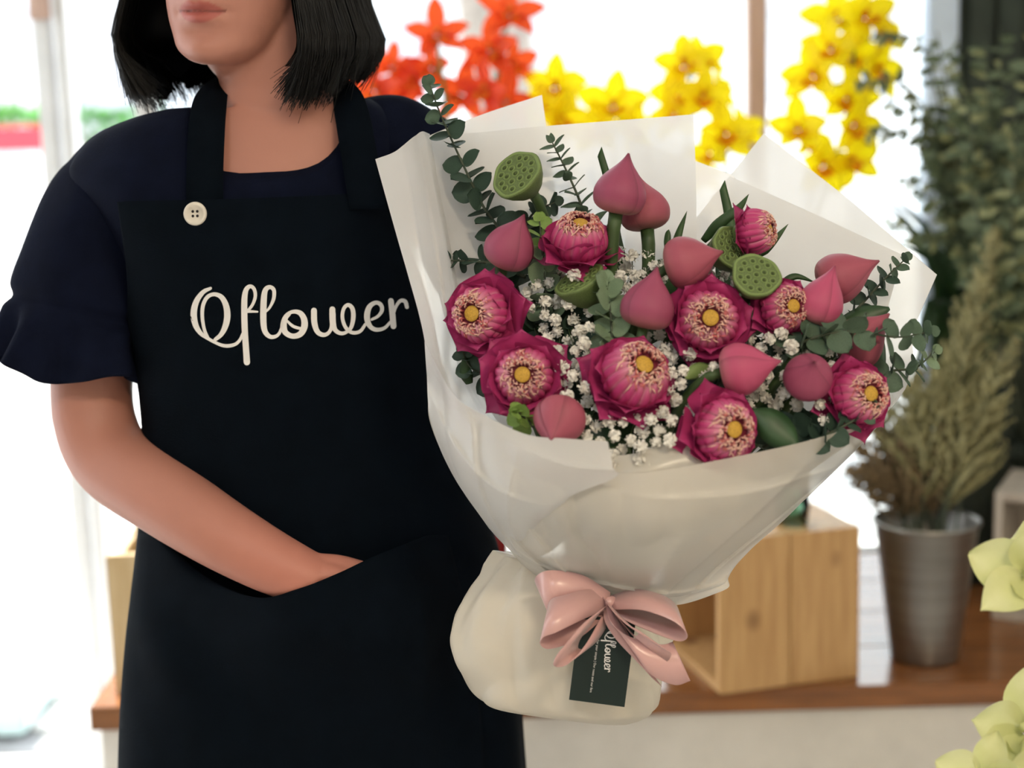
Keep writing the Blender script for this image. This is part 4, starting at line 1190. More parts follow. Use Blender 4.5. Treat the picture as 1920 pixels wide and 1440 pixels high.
# ---------------------------------------------------------------- lotus seed pods
def pod_meshes(seed):
    r_ = random.Random(seed); n = 40
    a = np.linspace(0, 2 * PI, n, endpoint=False)
    wob = 1 + .035 * np.sin(a * 3 + seed) + .02 * np.sin(a * 7 + seed * 2)
    rows = []
    for r, z, w in ((.20, -1.25, 0), (.34, -1.15, 0), (.62, -.85, .2), (.86, -.45, .5), (.98, -.14, .8), (1.02, -.02, 1), (1.0, .03, 1), (.93, .035, 1)):
        ww = 1 + (wob - 1) * w
        rows.append(np.stack([r * ww * np.cos(a), r * ww * np.sin(a), np.full(n, z)], 1))
    b = mesh('pod_body', *loft(rows, True), M_['podbody'])
    rows = []
    for r, z in ((1.0, .02), (.96, .06), (.90, .05), (.84, .0), (.5, -.015), (.02, -.01)):
        ww = wob if r > .8 else 1 + (wob - 1) * .4
        rows.append(np.stack([r * ww * np.cos(a), r * ww * np.sin(a), np.full(n, z) + (.012 * np.sin(a * 5) if r > .8 else 0)], 1))
    t = mesh('pod_face', *loft(rows, True), M_['pod'])
    return b, t
POD = [pod_meshes(s) for s in (1, 2)]
PIT = mesh('pit', *revolve([(.12, -.03), (.125, .02), (.105, .055), (.085, .035), (.075, .0), (.002, -.002)], 16), M_['pod'])
SEED = mesh('seed', *revolve([(.058, -.02), (.06, .025), (.05, .05), (.02, .068), (.001, .07)], 12), M_['seedhole'])
PODS = [(968, 326, (-.50, .46, .74), 102, .0, 0, 'largest green lotus pod at the upper left of the bouquet'),
        (1418, 516, (.10, .48, .86), 94, -.015, 1, 'green lotus pod in front, overlapping another pod'),
        (1374, 466, (.52, .30, .72), 92, .012, 0, 'green lotus pod partly behind the front pod'),
        (1086, 524, (-.48, .78, .42), 100, .012, 1, 'pale green lotus pod seen from the side under the upper lotus')]
for k, (px, py, am, dpx, dd, ci, lab) in enumerate(PODS):
    D = fd(px, py) - .015 + dd
    s_ = dpx / 2 / F * D; a = aimv(*am); o_ = W(px, py, D)
    Mx = frame(o_, a, random.uniform(0, 6), s_)
    r = empty('lotus_seed_pod', o_, lab, 'seed pod', 'green lotus seed pods in the bouquet', M=Mx)
    add('pod_body', POD[ci][0], r, Mx); fc = add('pod_face', POD[ci][1], r, Mx)
    spots = [(0, 0)] + [(.36, i * PI / 3 + .2) for i in range(6)] + [(.67, i * PI / 6 + random.uniform(-.1, .1)) for i in range(12)]
    for q, an in spots:
        q += random.uniform(-.03, .03)
        Ml = Mx @ Matrix.Translation((q * math.cos(an), q * math.sin(an), .0)) @ Matrix.Diagonal((1.2, 1.2, 1.3, 1))
        add('pit', PIT, fc, Ml); add('seed', SEED, fc, Ml)
    v, f = stem_to_tie(o_ - a * s_ * 1.1, a, .005, .004, .06); add('stem', mesh('stem', v, f, M_['stem']), r)

# ---------------------------------------------------------------- eucalyptus
def leaf_mesh(name, m_, asp=1.0, pt=0.0, cup=.12, nl=9, nw=7):
    v = []
    for i in range(nl):
        t = i / (nl - 1)
        w = asp * .5 * (max(0, math.sin(PI * (t ** (.85 - .25 * pt)))) ** (.55 + .4 * pt))
        for j in range(nw):
            u = -1 + 2 * j / (nw - 1)
            v.append((t, u * w, cup * u * u * .5 - .10 * t * t + .04 * t))
    return mesh(name, v, grid_faces(nl, nw), m_)
EL = {k: leaf_mesh('leaf', M_[k], 1.0, 0.1, .14) for k in ('euc', 'euc_dark', 'euc_pale', 'euc_lime')}
ELN = {k: leaf_mesh('leaf', M_[k], .62, .5, .12) for k in ('euc', 'euc_dark', 'euc_pale')}
def basis(o, x, nrm, s):
    x = Vector(x).normalized(); n = Vector(nrm); z = (n - x * n.dot(x)).normalized(); y = z.cross(x)
    R = Matrix((x, y, z)).transposed().to_4x4()
    return Matrix.Translation(Vector(o)) @ R @ Matrix.Diagonal((s, s, s, 1))
def sprig(pts, lab, lpx, npair, kind, kind_tip=None, narrow=False, fan=0.9, grp='eucalyptus sprigs in the bouquet', face=.55, D=None, taper=.45, cat='eucalyptus', name='eucalyptus_sprig', tr=.0016):
    P_ = crv([tuple(p) for p in pts], 40); T, N, B = frames_along(P_)
    r = empty(name, pts[0], lab, cat, grp)
    add('twig', mesh('twig', *tube(P_, np.linspace(tr, tr * .4, 40), 6), M_['twig']), r)
    Dm = (Vector(pts[len(pts) // 2]) - CAM).dot(fwd); L0 = lpx * 1.1 / F * Dm
    npair = int(npair * 1.35)
    for i in range(npair):
        t = (i + .6) / npair; k = min(39, int(t * 39)); s = L0 * (1 - taper * t) * random.uniform(.85, 1.12)
        base = Vector(P_[k]); tv = Vector(T[k])
        tocam = (-fwd); side = tv.cross(tocam).normalized()
        rot = (i % 2) * PI / 2 + random.uniform(-.35, .35) + .5
        for sg in (-1, 1):
            d = (side * math.cos(rot) + tocam * math.sin(rot) * .8) * sg
            x = (d * fan + tv * random.uniform(.15, .5)).normalized()
            nm = (tv * random.uniform(.2, .7) + tocam * face * random.uniform(.5, 1.6) + Vector((random.uniform(-.4, .4), 0, random.uniform(-.2, .5))))
            kk = kind_tip if (kind_tip and t > .7) else kind
            me_ = (ELN if narrow else EL)[kk]
            add('leaf', me_, r, basis(base, x, nm, s))
    # tip pair
    for sg in (-1, 1):
        kk = kind_tip or kind
        add('leaf', (ELN if narrow else EL)[kk], r, basis(P_[-1], Vector(T[-1]) + RT * .3 * sg, -fwd, L0 * (1 - taper) * .7))
    return r
def PP(*q, dd=0.0): return [W(a, b, (c if c else fd(a, b)) + dd) for a, b, c in q]
sprig(PP((985, 600, 1.44), (945, 450, 1.455), (905, 385, 1.458), (862, 295, 1.458), (826, 215, 1.452), (806, 160, 1.445)), 'long eucalyptus sprig arching up the left edge past the shoulder', 50, 14, 'euc_dark', 'euc')
sprig(PP((1120, 480, 1.47), (1090, 385, 1.475), (1062, 320, 1.475), (1036, 268, 1.472)), 'narrow-leaved eucalyptus sprig standing right of the largest pod', 46, 10, 'euc', None, True, face=.3)
sprig(PP((985, 520, 1.43), (930, 495, 1.445), (880, 490, 1.45), (836, 488, 1.452)), 'dark eucalyptus sprig pointing left towards the apron', 40, 7, 'euc_dark')
sprig(PP((1030, 600, 1.40), (1022, 530, 1.40), (1016, 470, 1.395), (1012, 415, 1.392)), 'pale eucalyptus sprig rising in front of the left bud', 46, 7, 'euc_pale', 'euc_lime', face=.9)
sprig(PP((1150, 700, 1.345), (1148, 640, 1.345), (1144, 580, 1.35), (1136, 530, 1.355)), 'greyish pale eucalyptus sprig beside the central bud', 50, 8, 'euc_pale', face=1.0, taper=.3)
sprig(PP((1570, 620, 1.42), (1625, 560, 1.43), (1662, 520, 1.43), (1698, 485, 1.428)), 'small eucalyptus sprig against the right paper corner', 36, 8, 'euc_dark', 'euc')
sprig(PP((1470, 660, 1.345), (1530, 632, 1.335), (1600, 620, 1.335), (1680, 632, 1.345), (1745, 622, 1.36)), 'broad eucalyptus sprig lying across the right-hand buds', 52, 9, 'euc', 'euc', face=.8)
sprig(PP((1610, 760, 1.36), (1665, 700, 1.365), (1715, 690, 1.375), (1752, 660, 1.38)), 'eucalyptus sprig leaning out over the right rim', 44, 8, 'euc', 'euc_pale', face=.6)
sprig(PP((1520, 830, 1.315), (1580, 800, 1.31), (1640, 765, 1.315)), 'eucalyptus sprig across the far right lotus', 40, 6, 'euc_dark', 'euc', face=.6)
sprig(PP((1000, 800, 1.34), (980, 780, 1.315), (966, 772, 1.30)), 'lime young eucalyptus tip at the lower left rim', 40, 3, 'euc_lime', 'euc_lime', face=1.2, taper=.35)
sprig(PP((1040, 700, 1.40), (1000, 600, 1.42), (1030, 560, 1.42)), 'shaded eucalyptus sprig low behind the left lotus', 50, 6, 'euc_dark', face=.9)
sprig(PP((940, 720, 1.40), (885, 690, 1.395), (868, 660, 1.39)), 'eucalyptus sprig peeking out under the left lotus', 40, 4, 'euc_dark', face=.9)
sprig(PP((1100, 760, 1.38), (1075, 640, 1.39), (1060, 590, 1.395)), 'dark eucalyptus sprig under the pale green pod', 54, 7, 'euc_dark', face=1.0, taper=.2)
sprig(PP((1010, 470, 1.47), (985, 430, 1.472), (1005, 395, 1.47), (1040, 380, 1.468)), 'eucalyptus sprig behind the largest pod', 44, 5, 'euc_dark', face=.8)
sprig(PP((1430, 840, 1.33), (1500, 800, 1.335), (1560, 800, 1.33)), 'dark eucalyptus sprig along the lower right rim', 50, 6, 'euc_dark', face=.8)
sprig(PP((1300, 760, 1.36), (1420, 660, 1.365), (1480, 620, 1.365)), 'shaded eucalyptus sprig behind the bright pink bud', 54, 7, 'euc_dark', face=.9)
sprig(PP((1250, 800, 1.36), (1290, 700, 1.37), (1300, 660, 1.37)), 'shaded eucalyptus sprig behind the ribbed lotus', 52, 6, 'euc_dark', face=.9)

# ---------------------------------------------------------------- blades and broad leaves
def blade(pts, wpx, lab, m_, tipcut=False, tocam_tilt=.2, cat='leaf', name='grass_blade', bow=.15):
    P_ = crv([tuple(p) for p in pts], 16); T, N, B = frames_along(P_)
    Dm = (Vector(pts[0]) - CAM).dot(fwd); w = wpx / F * Dm
    rows = []
    for i in range(16):
        t = i / 15
        if name == 'broad_leaf': ww = w * math.sin(PI * min(.98, max(.04, t))) ** .7
        else: ww = w * ((1 - .35 * t) if tipcut else (1 - t ** 2.2) * min(1, .5 + t * 2) + .02)
        sd = Vector(T[i]).cross(-fwd).normalized()
        sd = (sd + (-fwd) * tocam_tilt).normalized(); nm = Vector(T[i]).cross(sd)
        row = []
        for u in (-1, -.5, 0, .5, 1):
            ofs = (0.5 * u * ww) if not (tipcut and i == 15) else .5 * u * ww
            p = Vector(P_[i]) + sd * ofs + nm * (bow * ww * (u * u - .3))
            if tipcut and i >= 14: p += Vector(T[i]) * (u * ww * .6 * (i - 13) / 2)
            row.append(tuple(p))
        rows.append(row)
    o_ = add(name, mesh(name, *gsurf(np.array(rows)), m_))
    o_.modifiers.new('t', 'SOLIDIFY').thickness = .0008
    return tag(o_, lab, cat)
blade(PP((1160, 520, 1.46), (1150, 400, 1.468), (1140, 340, 1.47), (1124, 284, 1.472)), 20, 'dark green cut-tip leaf standing behind the topmost bud', M_['blade'], True)
blade(PP((1166, 520, 1.455), (1152, 450, 1.458), (1148, 410, 1.46)), 34, 'broad dark leaf stalk below the topmost bud', M_['blade'], True)
blade(PP((1372, 440, 1.46), (1366, 400, 1.465), (1354, 347, 1.468)), 22, 'dark cut-tip leaf behind the small back lotus', M_['blade'], True)
blade(PP((1318, 452, 1.425), (1350, 418, 1.415), (1385, 390, 1.412), (1404, 364, 1.41)), 24, 'pointed green blade crossing the small back lotus', M_['blade'])
blade(PP((1420, 480, 1.415), (1446, 456, 1.412), (1478, 420, 1.412)), 20, 'pointed green blade at the lower right of the back lotus', M_['blade'])
blade(PP((1262, 480, 1.45), (1272, 440, 1.455), (1288, 396, 1.455)), 18, 'small upright green blade above the right-pointing bud', M_['blade'])
blade(PP((1250, 470, 1.455), (1252, 440, 1.457), (1254, 430, 1.457)), 14, 'tiny green blade tip left of the small upright blade', M_['blade'])
blade(PP((1460, 540, 1.43), (1490, 518, 1.43), (1530, 530, 1.43)), 16, 'curved green blade right of the front pod', M_['blade'])
blade(PP((1405, 770, 1.31), (1440, 790, 1.305), (1470, 815, 1.302), (1495, 835, 1.30)), 66, 'broad dark leaf right of the lowest lotus', M_['broad'], name='broad_leaf')
blade(PP((1540, 640, 1.41), (1610, 600, 1.41), (1668, 578, 1.41)), 46, 'broad dark leaf behind the right-hand buds', M_['broad'], name='broad_leaf')
blade(PP((1650, 620, 1.40), (1640, 680, 1.395), (1640, 740, 1.38)), 50, 'broad green leaf along the right rim', M_['broad'], name='broad_leaf')
blade(PP((1345, 690, 1.345), (1310, 695, 1.335), (1285, 710, 1.33)), 30, 'small green sepal leaf left of the bright pink bud', M_['pod'], name='broad_leaf')
blade(PP((880, 720, 1.40), (872, 690, 1.395), (878, 650, 1.395)), 26, 'thin green leaf inside the left paper fold', M_['blade'])
# shaded broad leaves filling the heart of the bouquet
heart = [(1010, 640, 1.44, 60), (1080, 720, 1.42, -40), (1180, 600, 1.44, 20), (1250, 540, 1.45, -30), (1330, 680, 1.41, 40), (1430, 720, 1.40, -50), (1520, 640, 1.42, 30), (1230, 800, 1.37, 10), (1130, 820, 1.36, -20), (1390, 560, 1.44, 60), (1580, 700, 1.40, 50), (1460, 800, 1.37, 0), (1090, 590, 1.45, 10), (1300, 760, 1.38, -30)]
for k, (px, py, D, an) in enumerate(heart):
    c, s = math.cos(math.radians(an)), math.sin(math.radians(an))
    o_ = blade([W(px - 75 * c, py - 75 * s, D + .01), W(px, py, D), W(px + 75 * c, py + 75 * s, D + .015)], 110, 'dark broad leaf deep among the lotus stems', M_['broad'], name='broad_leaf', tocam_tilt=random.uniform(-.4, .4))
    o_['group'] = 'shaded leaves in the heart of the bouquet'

# ---------------------------------------------------------------- baby's breath
def gyp_mesh(seed):
    r_ = random.Random(seed); parts = []
    for k in range(22):
        z = -.35 + 1.33 * (k + .5) / 22; a = k * 2.4; rr_ = math.sqrt(max(0, 1 - z * z))
        d = Vector((rr_ * math.cos(a), rr_ * math.sin(a), z)); s = d.orthogonal().normalized(); s.rotate(Matrix.Rotation(r_.uniform(0, 6), 3, d)); t = d.cross(s)
        c = d * .45; w = r_.uniform(.42, .56); L_ = r_.uniform(.40, .58)
        v = [c - s * .2, c + s * .2]
        v += [c + d * (L_ * .6) - s * w * .6 + t * .06, c + d * (L_ * .62) + s * w * .6 - t * .06, c + d * L_ - s * w * .5 + t * .12, c + d * (L_ * 1.02) + t * .2, c + d * L_ + s * w * .5 + t * .05]
        parts.append(([tuple(x) for x in v], [(0, 1, 3, 2), (2, 3, 6, 5), (2, 5, 4)]))
    v, f = revolve([(.2, -.62), (.48, -.35), (.62, 0), (.5, .4), (.25, .58), (.01, .62)], 10); parts.append((v, f))
    return mesh('blossom', *merge(parts), M_['gyp'])
GYP = [gyp_mesh(s) for s in range(4)]
REG = [(1185, 508, 72, 36, 38, .03), (1335, 520, 60, 28, 14, .03), (1060, 590, 52, 78, 30, 0), (1078, 690, 36, 60, 20, 0), (1222, 640, 34, 24, 10, .01), (1250, 750, 52, 50, 34, 0),
       (1180, 830, 86, 46, 46, 0), (1440, 640, 44, 60, 16, 0), (1440, 745, 80, 44, 34, .02), (1290, 680, 55, 34, 12, 0), (1200, 868, 50, 22, 12, 0), (1115, 765, 40, 32, 14, 0), (1555, 668, 46, 24, 6, 0), (1560, 770, 30, 44, 10, 0), (1000, 560, 26, 34, 7, .01)]
GLAB = ['above the ribbed lotus, under the topmost buds', 'between the right-pointing bud and the front pod', 'in the hollow right of the left lotus', 'between the yellow-centred lotus and the ribbed lotus', 'under the central upright bud', 'right of the ribbed lotus', 'spilling over the middle of the paper rim', "between the front pod's lotus and the bright pink bud", 'under the dusky and bright pink buds', 'just left of the bright pink bud', 'lowest, at the notch in the paper rim', 'above the lone blush bud', 'below the upright right-hand bud', 'left of the far right lotus', "beside the left bud's thick stem"]
TAKEN = []
for k, (cx, cy, rx, ry, n, dd) in enumerate(REG):
    cD = fd(cx, cy) + dd
    c0 = W(cx, cy, cD + .05)
    r = empty('babys_breath_sprig', c0, "white baby's breath sprig " + GLAB[k], 'filler flower', "baby's breath sprigs in the bouquet")
    st = []
    for i in range(n):
        for _ in range(30):
            a, q = random.uniform(0, 2 * PI), math.sqrt(random.random())
            px, py = cx + rx * q * math.cos(a), cy + ry * q * math.sin(a)
            if all((px - x_) ** 2 + (py - y_) ** 2 > 21 ** 2 for x_, y_ in TAKEN): break
        else: continue
        TAKEN.append((px, py))
        D = fd(px, py) + dd + random.uniform(-.012, .03)
        p = W(px, py, D); s_ = random.uniform(11.5, 16) / F * D
        dirv = (-fwd + Vector((random.uniform(-.6, .6), random.uniform(-.6, .3), random.uniform(-.3, .8)))).normalized()
        add('blossom', GYP[i % 4], r, frame(p, dirv, random.uniform(0, 6), s_))
        if i % 2 == 0:
            pa = crv([tuple(c0), tuple(c0.lerp(p, .6) - dirv * .008), tuple(p - dirv * s_ * .3)], 6); st.append(tube(pa, .0005, 3, False))
    st.append(stem_to_tie(c0, -fwd, .0012, .001, .02))
    o_ = add('thin_stems', mesh('thin_stems', *merge(st), M_['gypstem']), r); o_['kind'] = 'stuff'

# ---------------------------------------------------------------- ribbon bow
bw = empty('ribbon_bow', W(1140, 1135, 1.385), 'dusty pink satin ribbon bow tied round the paper neck', 'ribbon')
def band(pts, wds, w, n=30, name='ribbon_loop'):
    C = crv([tuple(W(*p)) for p in pts], n)
    Wd = crv([tuple(RT * a + UP * b - fwd * c) for a, b, c in wds], n)
    add(name, mesh(name, *ribbon(C, Wd, np.array([w_ * 1.45 / F * 1.39 for w_ in crv([[x] for x in w], n)[:, 0]]), .0006), M_['ribbon']), bw)
K = (1142, 1132, 1.372)
band([K, (1090, 1112, 1.362), (1040, 1108, 1.358), (1019, 1122, 1.366), (1030, 1136, 1.378), (1085, 1132, 1.382), (1142, 1134, 1.382)], [(.1, 1, .1)] * 2 + [(-.3, 1, 0)] + [(-.35, .9, 0)] * 2 + [(.1, 1, 0)] * 2, [30, 46, 54, 56, 54, 46, 30])
band([(1138, 1128, 1.372), (1095, 1134, 1.352), (1052, 1150, 1.342), (1028, 1158, 1.344), (1021, 1171, 1.352), (1038, 1182, 1.358), (1088, 1170, 1.366), (1138, 1140, 1.376)], [(-.2, -.75, .6)] * 8, [26, 46, 54, 56, 56, 54, 46, 26], 44)
band([(1138, 1136, 1.366), (1112, 1156, 1.346), (1086, 1188, 1.334), (1066, 1214, 1.332), (1062, 1232, 1.338), (1084, 1230, 1.346), (1114, 1198, 1.358), (1138, 1150, 1.370)], [(-.60, -.30, .74)] * 8, [26, 42, 50, 52, 52, 50, 42, 26], 44)
band([(1146, 1130, 1.372), (1198, 1124, 1.354), (1248, 1138, 1.344), (1274, 1156, 1.342), (1279, 1172, 1.350), (1260, 1178, 1.356), (1208, 1162, 1.366), (1146, 1140, 1.376)], [(.15, -.55, .82)] * 8, [26, 40, 46, 48, 48, 46, 40, 26], 44)
band([K, (1172, 1165, 1.350), (1205, 1192, 1.338), (1228, 1204, 1.338), (1216, 1216, 1.352), (1178, 1180, 1.366), (1142, 1138, 1.376)], [(-.7, .8, .1), (-.8, .7, .2), (-.8, .6, .3), (-.8, .6, .3), (-.8, .7, .2), (-.7, .8, .1), (-.7, .8, 0)], [28, 44, 52, 54, 52, 42, 26])
band([K, (1166, 1185, 1.356), (1196, 1226, 1.350), (1250, 1246, 1.352), (1278, 1240, 1.355)], [(-.6, .8, .1), (-.7, .7, .1), (-.5, .9, 0), (-.35, 1, 0), (-.45, 1, 0)], [16, 44, 52, 54, 54], name='ribbon_tail')
band([K, (1158, 1180, 1.362), (1190, 1235, 1.362), (1222, 1262, 1.366)], [(-.8, .6, 0), (-.8, .5, 0), (-.7, .7, 0), (-.6, .8, 0)], [14, 38, 44, 44], name='ribbon_tail')
v, f = revolve([(.001, -.009), (.008, -.007), (.0105, 0), (.008, .007), (.001, .009)], 20)
add('knot', mesh('knot', v, f, M_['ribbon']), bw, frame(W(1142, 1130, 1.376), UP + RT * .1, 0, .75))
# band round the paper neck
a = np.linspace(0, 2 * PI, 40)
C = [np.array(W(1138, 1120, 1.455) + RT * (.050 * math.cos(t)) - fwd * (.060 * math.sin(t))) for t in a]
add('neck_band', mesh('neck_band', *ribbon(C, [tuple(UP)] * 40, .018, .0006), M_['ribbon']), bw)

# ---------------------------------------------------------------- gift card
cdl, cdr, ctr, ctl = (1067, 1312), (1172, 1326), (1192, 1166), (1087, 1152)
CO = W(*ctl, 1.368); cx_ = (W(*ctr, 1.368) - CO); cy_ = (W(*cdl, 1.382) - CO)
cn = cx_.cross(cy_).normalized(); cn = cn if cn.dot(fwd) < 0 else -cn
gc = empty('gift_card', CO, 'dark green gift card with white script hanging under the bow', 'card')
v = []
for o_ in (0, -.0006):
    for (a_, b_) in ((0, 0), (1, 0), (1, 1), (0, 1)): v.append(tuple(CO + cx_ * a_ + cy_ * b_ + cn * o_))
add('card', mesh('card', v, [(0, 1, 2, 3), (7, 6, 5, 4), (0, 4, 5, 1), (1, 5, 6, 2), (2, 6, 7, 3), (3, 7, 4, 0)], M_['card'], False), gc)
def on_card(x, y, si):
    t = x / 1780.0                                 # along the card, downwards
    n_ = (y - 340) / 1780.0
    p = CO + cx_ * .60 + cy_ * .12
    L_ = cy_.normalized() * (84 / F * 1.375); X_ = -cx_.normalized() * (84 / F * 1.375)
    return p + L_ * t + X_ * n_ + cn * (.0003 + .00002 * si)
add('lettering', mesh('lettering', *strokes(on_card, 1.15), M_['print']), gc)
cu = bpy.data.curves.new('tagline', 'FONT'); cu.body = 'For your simple | Our roots and our fans'; cu.size = .0042
to_ = bpy.data.objects.new('tmp_text', cu); COL.objects.link(to_)
dg = bpy.context.evaluated_depsgraph_get(); tm = bpy.data.meshes.new_from_object(to_.evaluated_get(dg)); bpy.data.objects.remove(to_)
tm.name = 'tagline'; tm.materials.clear(); tm.materials.append(M_['print'])
xs = [p.co.x for p in tm.vertices]; wt = max(xs) - min(xs); tgt = 104 / F * 1.375
X1 = cy_.normalized(); Y1 = cx_.normalized()
Mt = Matrix((X1, Y1, X1.cross(Y1))).transposed().to_4x4()
add('tagline', tm, gc, Matrix.Translation(CO + cx_ * .36 + cy_ * .26 + cn * .0003) @ Mt @ Matrix.Diagonal((tgt / wt, tgt / wt, 1, 1)))
# ================================================================ plants around the shop
M_['ypet'] = mat('yellow_orchid_petal', (255, 234, 28), 0.5, 0.06, scale=30, trans=0.55, tc=(255, 240, 20), c2=(252, 216, 16))
M_['ylip'] = mat('yellow_orchid_lip', (244, 170, 20), 0.5, 0.1, scale=60, trans=0.4, c2=(214, 96, 20))
M_['opet'] = mat('orange_orchid_petal', (226, 84, 44), 0.5, 0.1, scale=26, trans=0.5, tc=(244, 96, 40), c2=(196, 44, 40))
M_['olip'] = mat('orange_orchid_lip', (240, 170, 50), 0.5, 0.1, scale=60, trans=0.4, c2=(222, 80, 40))
M_['gpet'] = mat('pale_lime_petal', (226, 228, 180), 0.5, 0.08, scale=22, trans=0.3, c2=(212, 217, 152))
M_['ostem'] = mat('orchid_stem', (96, 116, 52), 0.5, 0.1)
M_['strap'] = mat('strap_leaf', (36, 62, 32), 0.4, 0.15, trans=0.1)
M_['bgleaf'] = mat('olive_leaf', (108, 120, 92), 0.6, 0.2, scale=14, trans=0.15, c2=(78, 94, 72))
M_['bgleaf2'] = mat('olive_leaf_light', (156, 158, 116), 0.6, 0.2, scale=14, trans=0.2, c2=(118, 126, 88))
M_['plume'] = mat('dried_plume', (166, 160, 116), 0.8, 0.2, scale=30, c2=(124, 120, 84))
M_['plume2'] = mat('dried_plume_brown', (134, 114, 84), 0.8, 0.2, scale=30, c2=(102, 86, 62))
M_['redglass'] = mat('red_glass', (150, 30, 40), 0.1, 0.05, trans=0.3, spec=0.7)

def opetal(name, L_, w, curl, m_, pt=.6):
    m, n = 11, 9; v = []
    for i in range(m):
        t = i / (m - 1); ww = w * max(0.02, math.sin(PI * min(1, t ** .8 * .97 + .03))) ** .75
        for j in range(n):
            u = -1 + 2 * j / (n - 1)
            v.append((.004 + L_ * t, u * ww / 2 * (1 - .1 * u * u), L_ * (.28 * math.sin(t * PI * .55) - curl * t * t) + w * .16 * u * u))
    return mesh(name, v, grid_faces(m, n), m_)
def olip(m_):
    parts = []
    rows = []
    for t in np.linspace(0, 1, 9):
        an = np.linspace(-1.25, 1.25, 9); R = .009 + .006 * math.sin(t * PI) + .004 * t
        rows.append([(R * math.sin(a) * 1.0, -.004 - .012 * t ** 2 - R * math.cos(a) + .006, .004 + .022 * t + .003 * t * math.sin(a * 6)) for a in an])
    parts.append(gsurf(np.array(rows)))
    v, f = tube(crv([(0, .002, 0), (0, .005, .010), (0, .003, .018)], 8), [.004, .0042, .0042, .0044, .0046, .005, .0052, .003], 8); parts.append((v, f))
    return mesh('flower_lip', *merge(parts), m_)
KIT = {}
for k_, (a_, b_) in {'y': ('ypet', 'ylip'), 'o': ('opet', 'olip'), 'g': ('gpet', 'gpet')}.items():
    KIT[k_] = (opetal('petal', .056, {'y': .040, 'o': .034, 'g': .046}[k_], .06, M_[a_]), opetal('petal', .052, {'y': .046, 'o': .035, 'g': .056}[k_], .0, M_[a_]), olip(M_[b_]))
def orchid_spike(kind, flowers, path, lab, grp, scale=1.0, name='orchid_spike', D=2.7, jitter=.35, openness=0.0):
    pts = [W(*p) for p in path]
    r = empty(name, pts[0], lab, 'orchid', grp)
    C = crv([tuple(p) for p in pts], 40)
    st = [tube(C, np.linspace(.0055, .0025, 40) * scale, 8)]
    pa, pb, lp = KIT[kind]
    for (px, py, am, s) in flowers:
        c = W(px, py, D + random.uniform(-.05, .05)); a = aimv(*am)
        q = C[np.argmin(np.linalg.norm(C - np.array(c), axis=1))]
        o_ = c - a * .012 * scale
        st.append(tube(crv([tuple(q), tuple(Vector(q).lerp(o_, .6) - Vector((0, 0, .012))), tuple(o_)], 8), .0022 * scale, 6))
        Mx = frame(o_, a, 0, s * scale) 
        # turn so that the lip hangs down
        upl = (Mx.to_3x3().inverted() @ Vector((0, 0, 1))); ang = math.atan2(upl.y, upl.x) - PI / 2 + random.uniform(-.25, .25)
        Mx = Mx @ Matrix.Rotation(ang, 4, 'Z')
        fl = add('flower', lp, r, Mx)
        for i, an in enumerate((90, 18 - 8, 162 + 8, 234 - 6, 306 + 6)):
            me_ = pa if i in (0, 3, 4) else pb
            tilt = -openness + random.uniform(-.35, .2)
            add('petal', me_, fl, Mx @ Matrix.Rotation(math.radians(an) + random.uniform(-.12, .12), 4, 'Z') @ Matrix.Rotation(tilt, 4, 'Y') @ Matrix.Diagonal((random.uniform(.9, 1.1),) * 3 + (1,)))
    add('flower_stem', mesh('flower_stem', *merge(st), M_['ostem']), r)
    return r
def pot(px, Y, rad, h, lab, m_='pot', name='flower_pot', cat='pot', zb=None):
    x = WY(px, 1000, Y).x; z0 = ZC if zb is None else zb
    r = empty(name, (x, Y, z0), lab, cat)
    T_ = Matrix.Translation((x, Y, z0))
    add('pot_wall', mesh('pot_wall', *revolve([(rad * .72, 0), (rad * .78, .004), (rad * .97, h - .01), (rad, h - .006), (rad, h), (rad * .92, h), (rad * .9, h - .02)], 36), M_[m_]), r, T_)
    add('soil', mesh('soil', *revolve([(rad * .9, h - .024), (rad * .5, h - .016), (.002, h - .012)], 24), M_['soil']), r, T_)
    return Vector((x, Y, z0 + h - .015))
def dep(v): return (v - CAM).dot(fwd)
def pix(v):
    d = v - CAM; z = d.dot(fwd); return 960 + F * d.dot(RT) / z, 720 - F * d.dot(UP) / z, z
p1_ = pot(830, 2.78, .085, .30, 'tall grey pot of the orange orchids behind the bouquet')
p2_ = pot(1130, 2.80, .085, .30, 'tall grey pot of the left yellow orchids behind the bouquet')
p3_ = pot(1345, 2.86, .075, .30, 'tall grey pot of the right yellow orchids behind the pine crate')
g1 = 'orange orchid spikes behind the shoulder'
orchid_spike('o', [(820, 62, (.1, .2, 1), 1.0), (805, 125, (-.4, .0, .8), .9), (770, 150, (-.5, -.1, .7), .8), (868, 175, (.2, -.1, 1), 1.0)], [pix(p1_), (850, 420, 2.72), (838, 220, 2.7), (822, 90, 2.68)], 'orange orchid spike just right of the hair', g1, 1.0)
orchid_spike('o', [(955, 22, (.2, .35, .9), 1.05), (918, 92, (-.1, 0, 1), 1.0), (962, 120, (.6, -.1, .8), .9), (905, 165, (-.5, -.2, .8), .9), (950, 190, (.1, -.2, 1), .9)], [pix(p1_ + Vector((.02, .01, 0))), (900, 420, 2.76), (925, 200, 2.74), (945, 60, 2.7)], 'deep red-orange orchid spike nearest the yellow orchids', g1, 1.0)
orchid_spike('o', [(700, 168, (-.3, .0, 1), 1.0), (745, 190, (.3, .1, .9), .95), (680, 130, (-.6, .3, .6), .8), (735, 120, (0, .3, .9), .8)], [pix(p1_ + Vector((-.03, .01, 0))), (770, 420, 2.78), (735, 250, 2.76), (712, 150, 2.74)], 'orange orchid spike low behind the hair and shoulder', g1, 1.0)
g2 = 'yellow orchid spikes behind the bouquet'
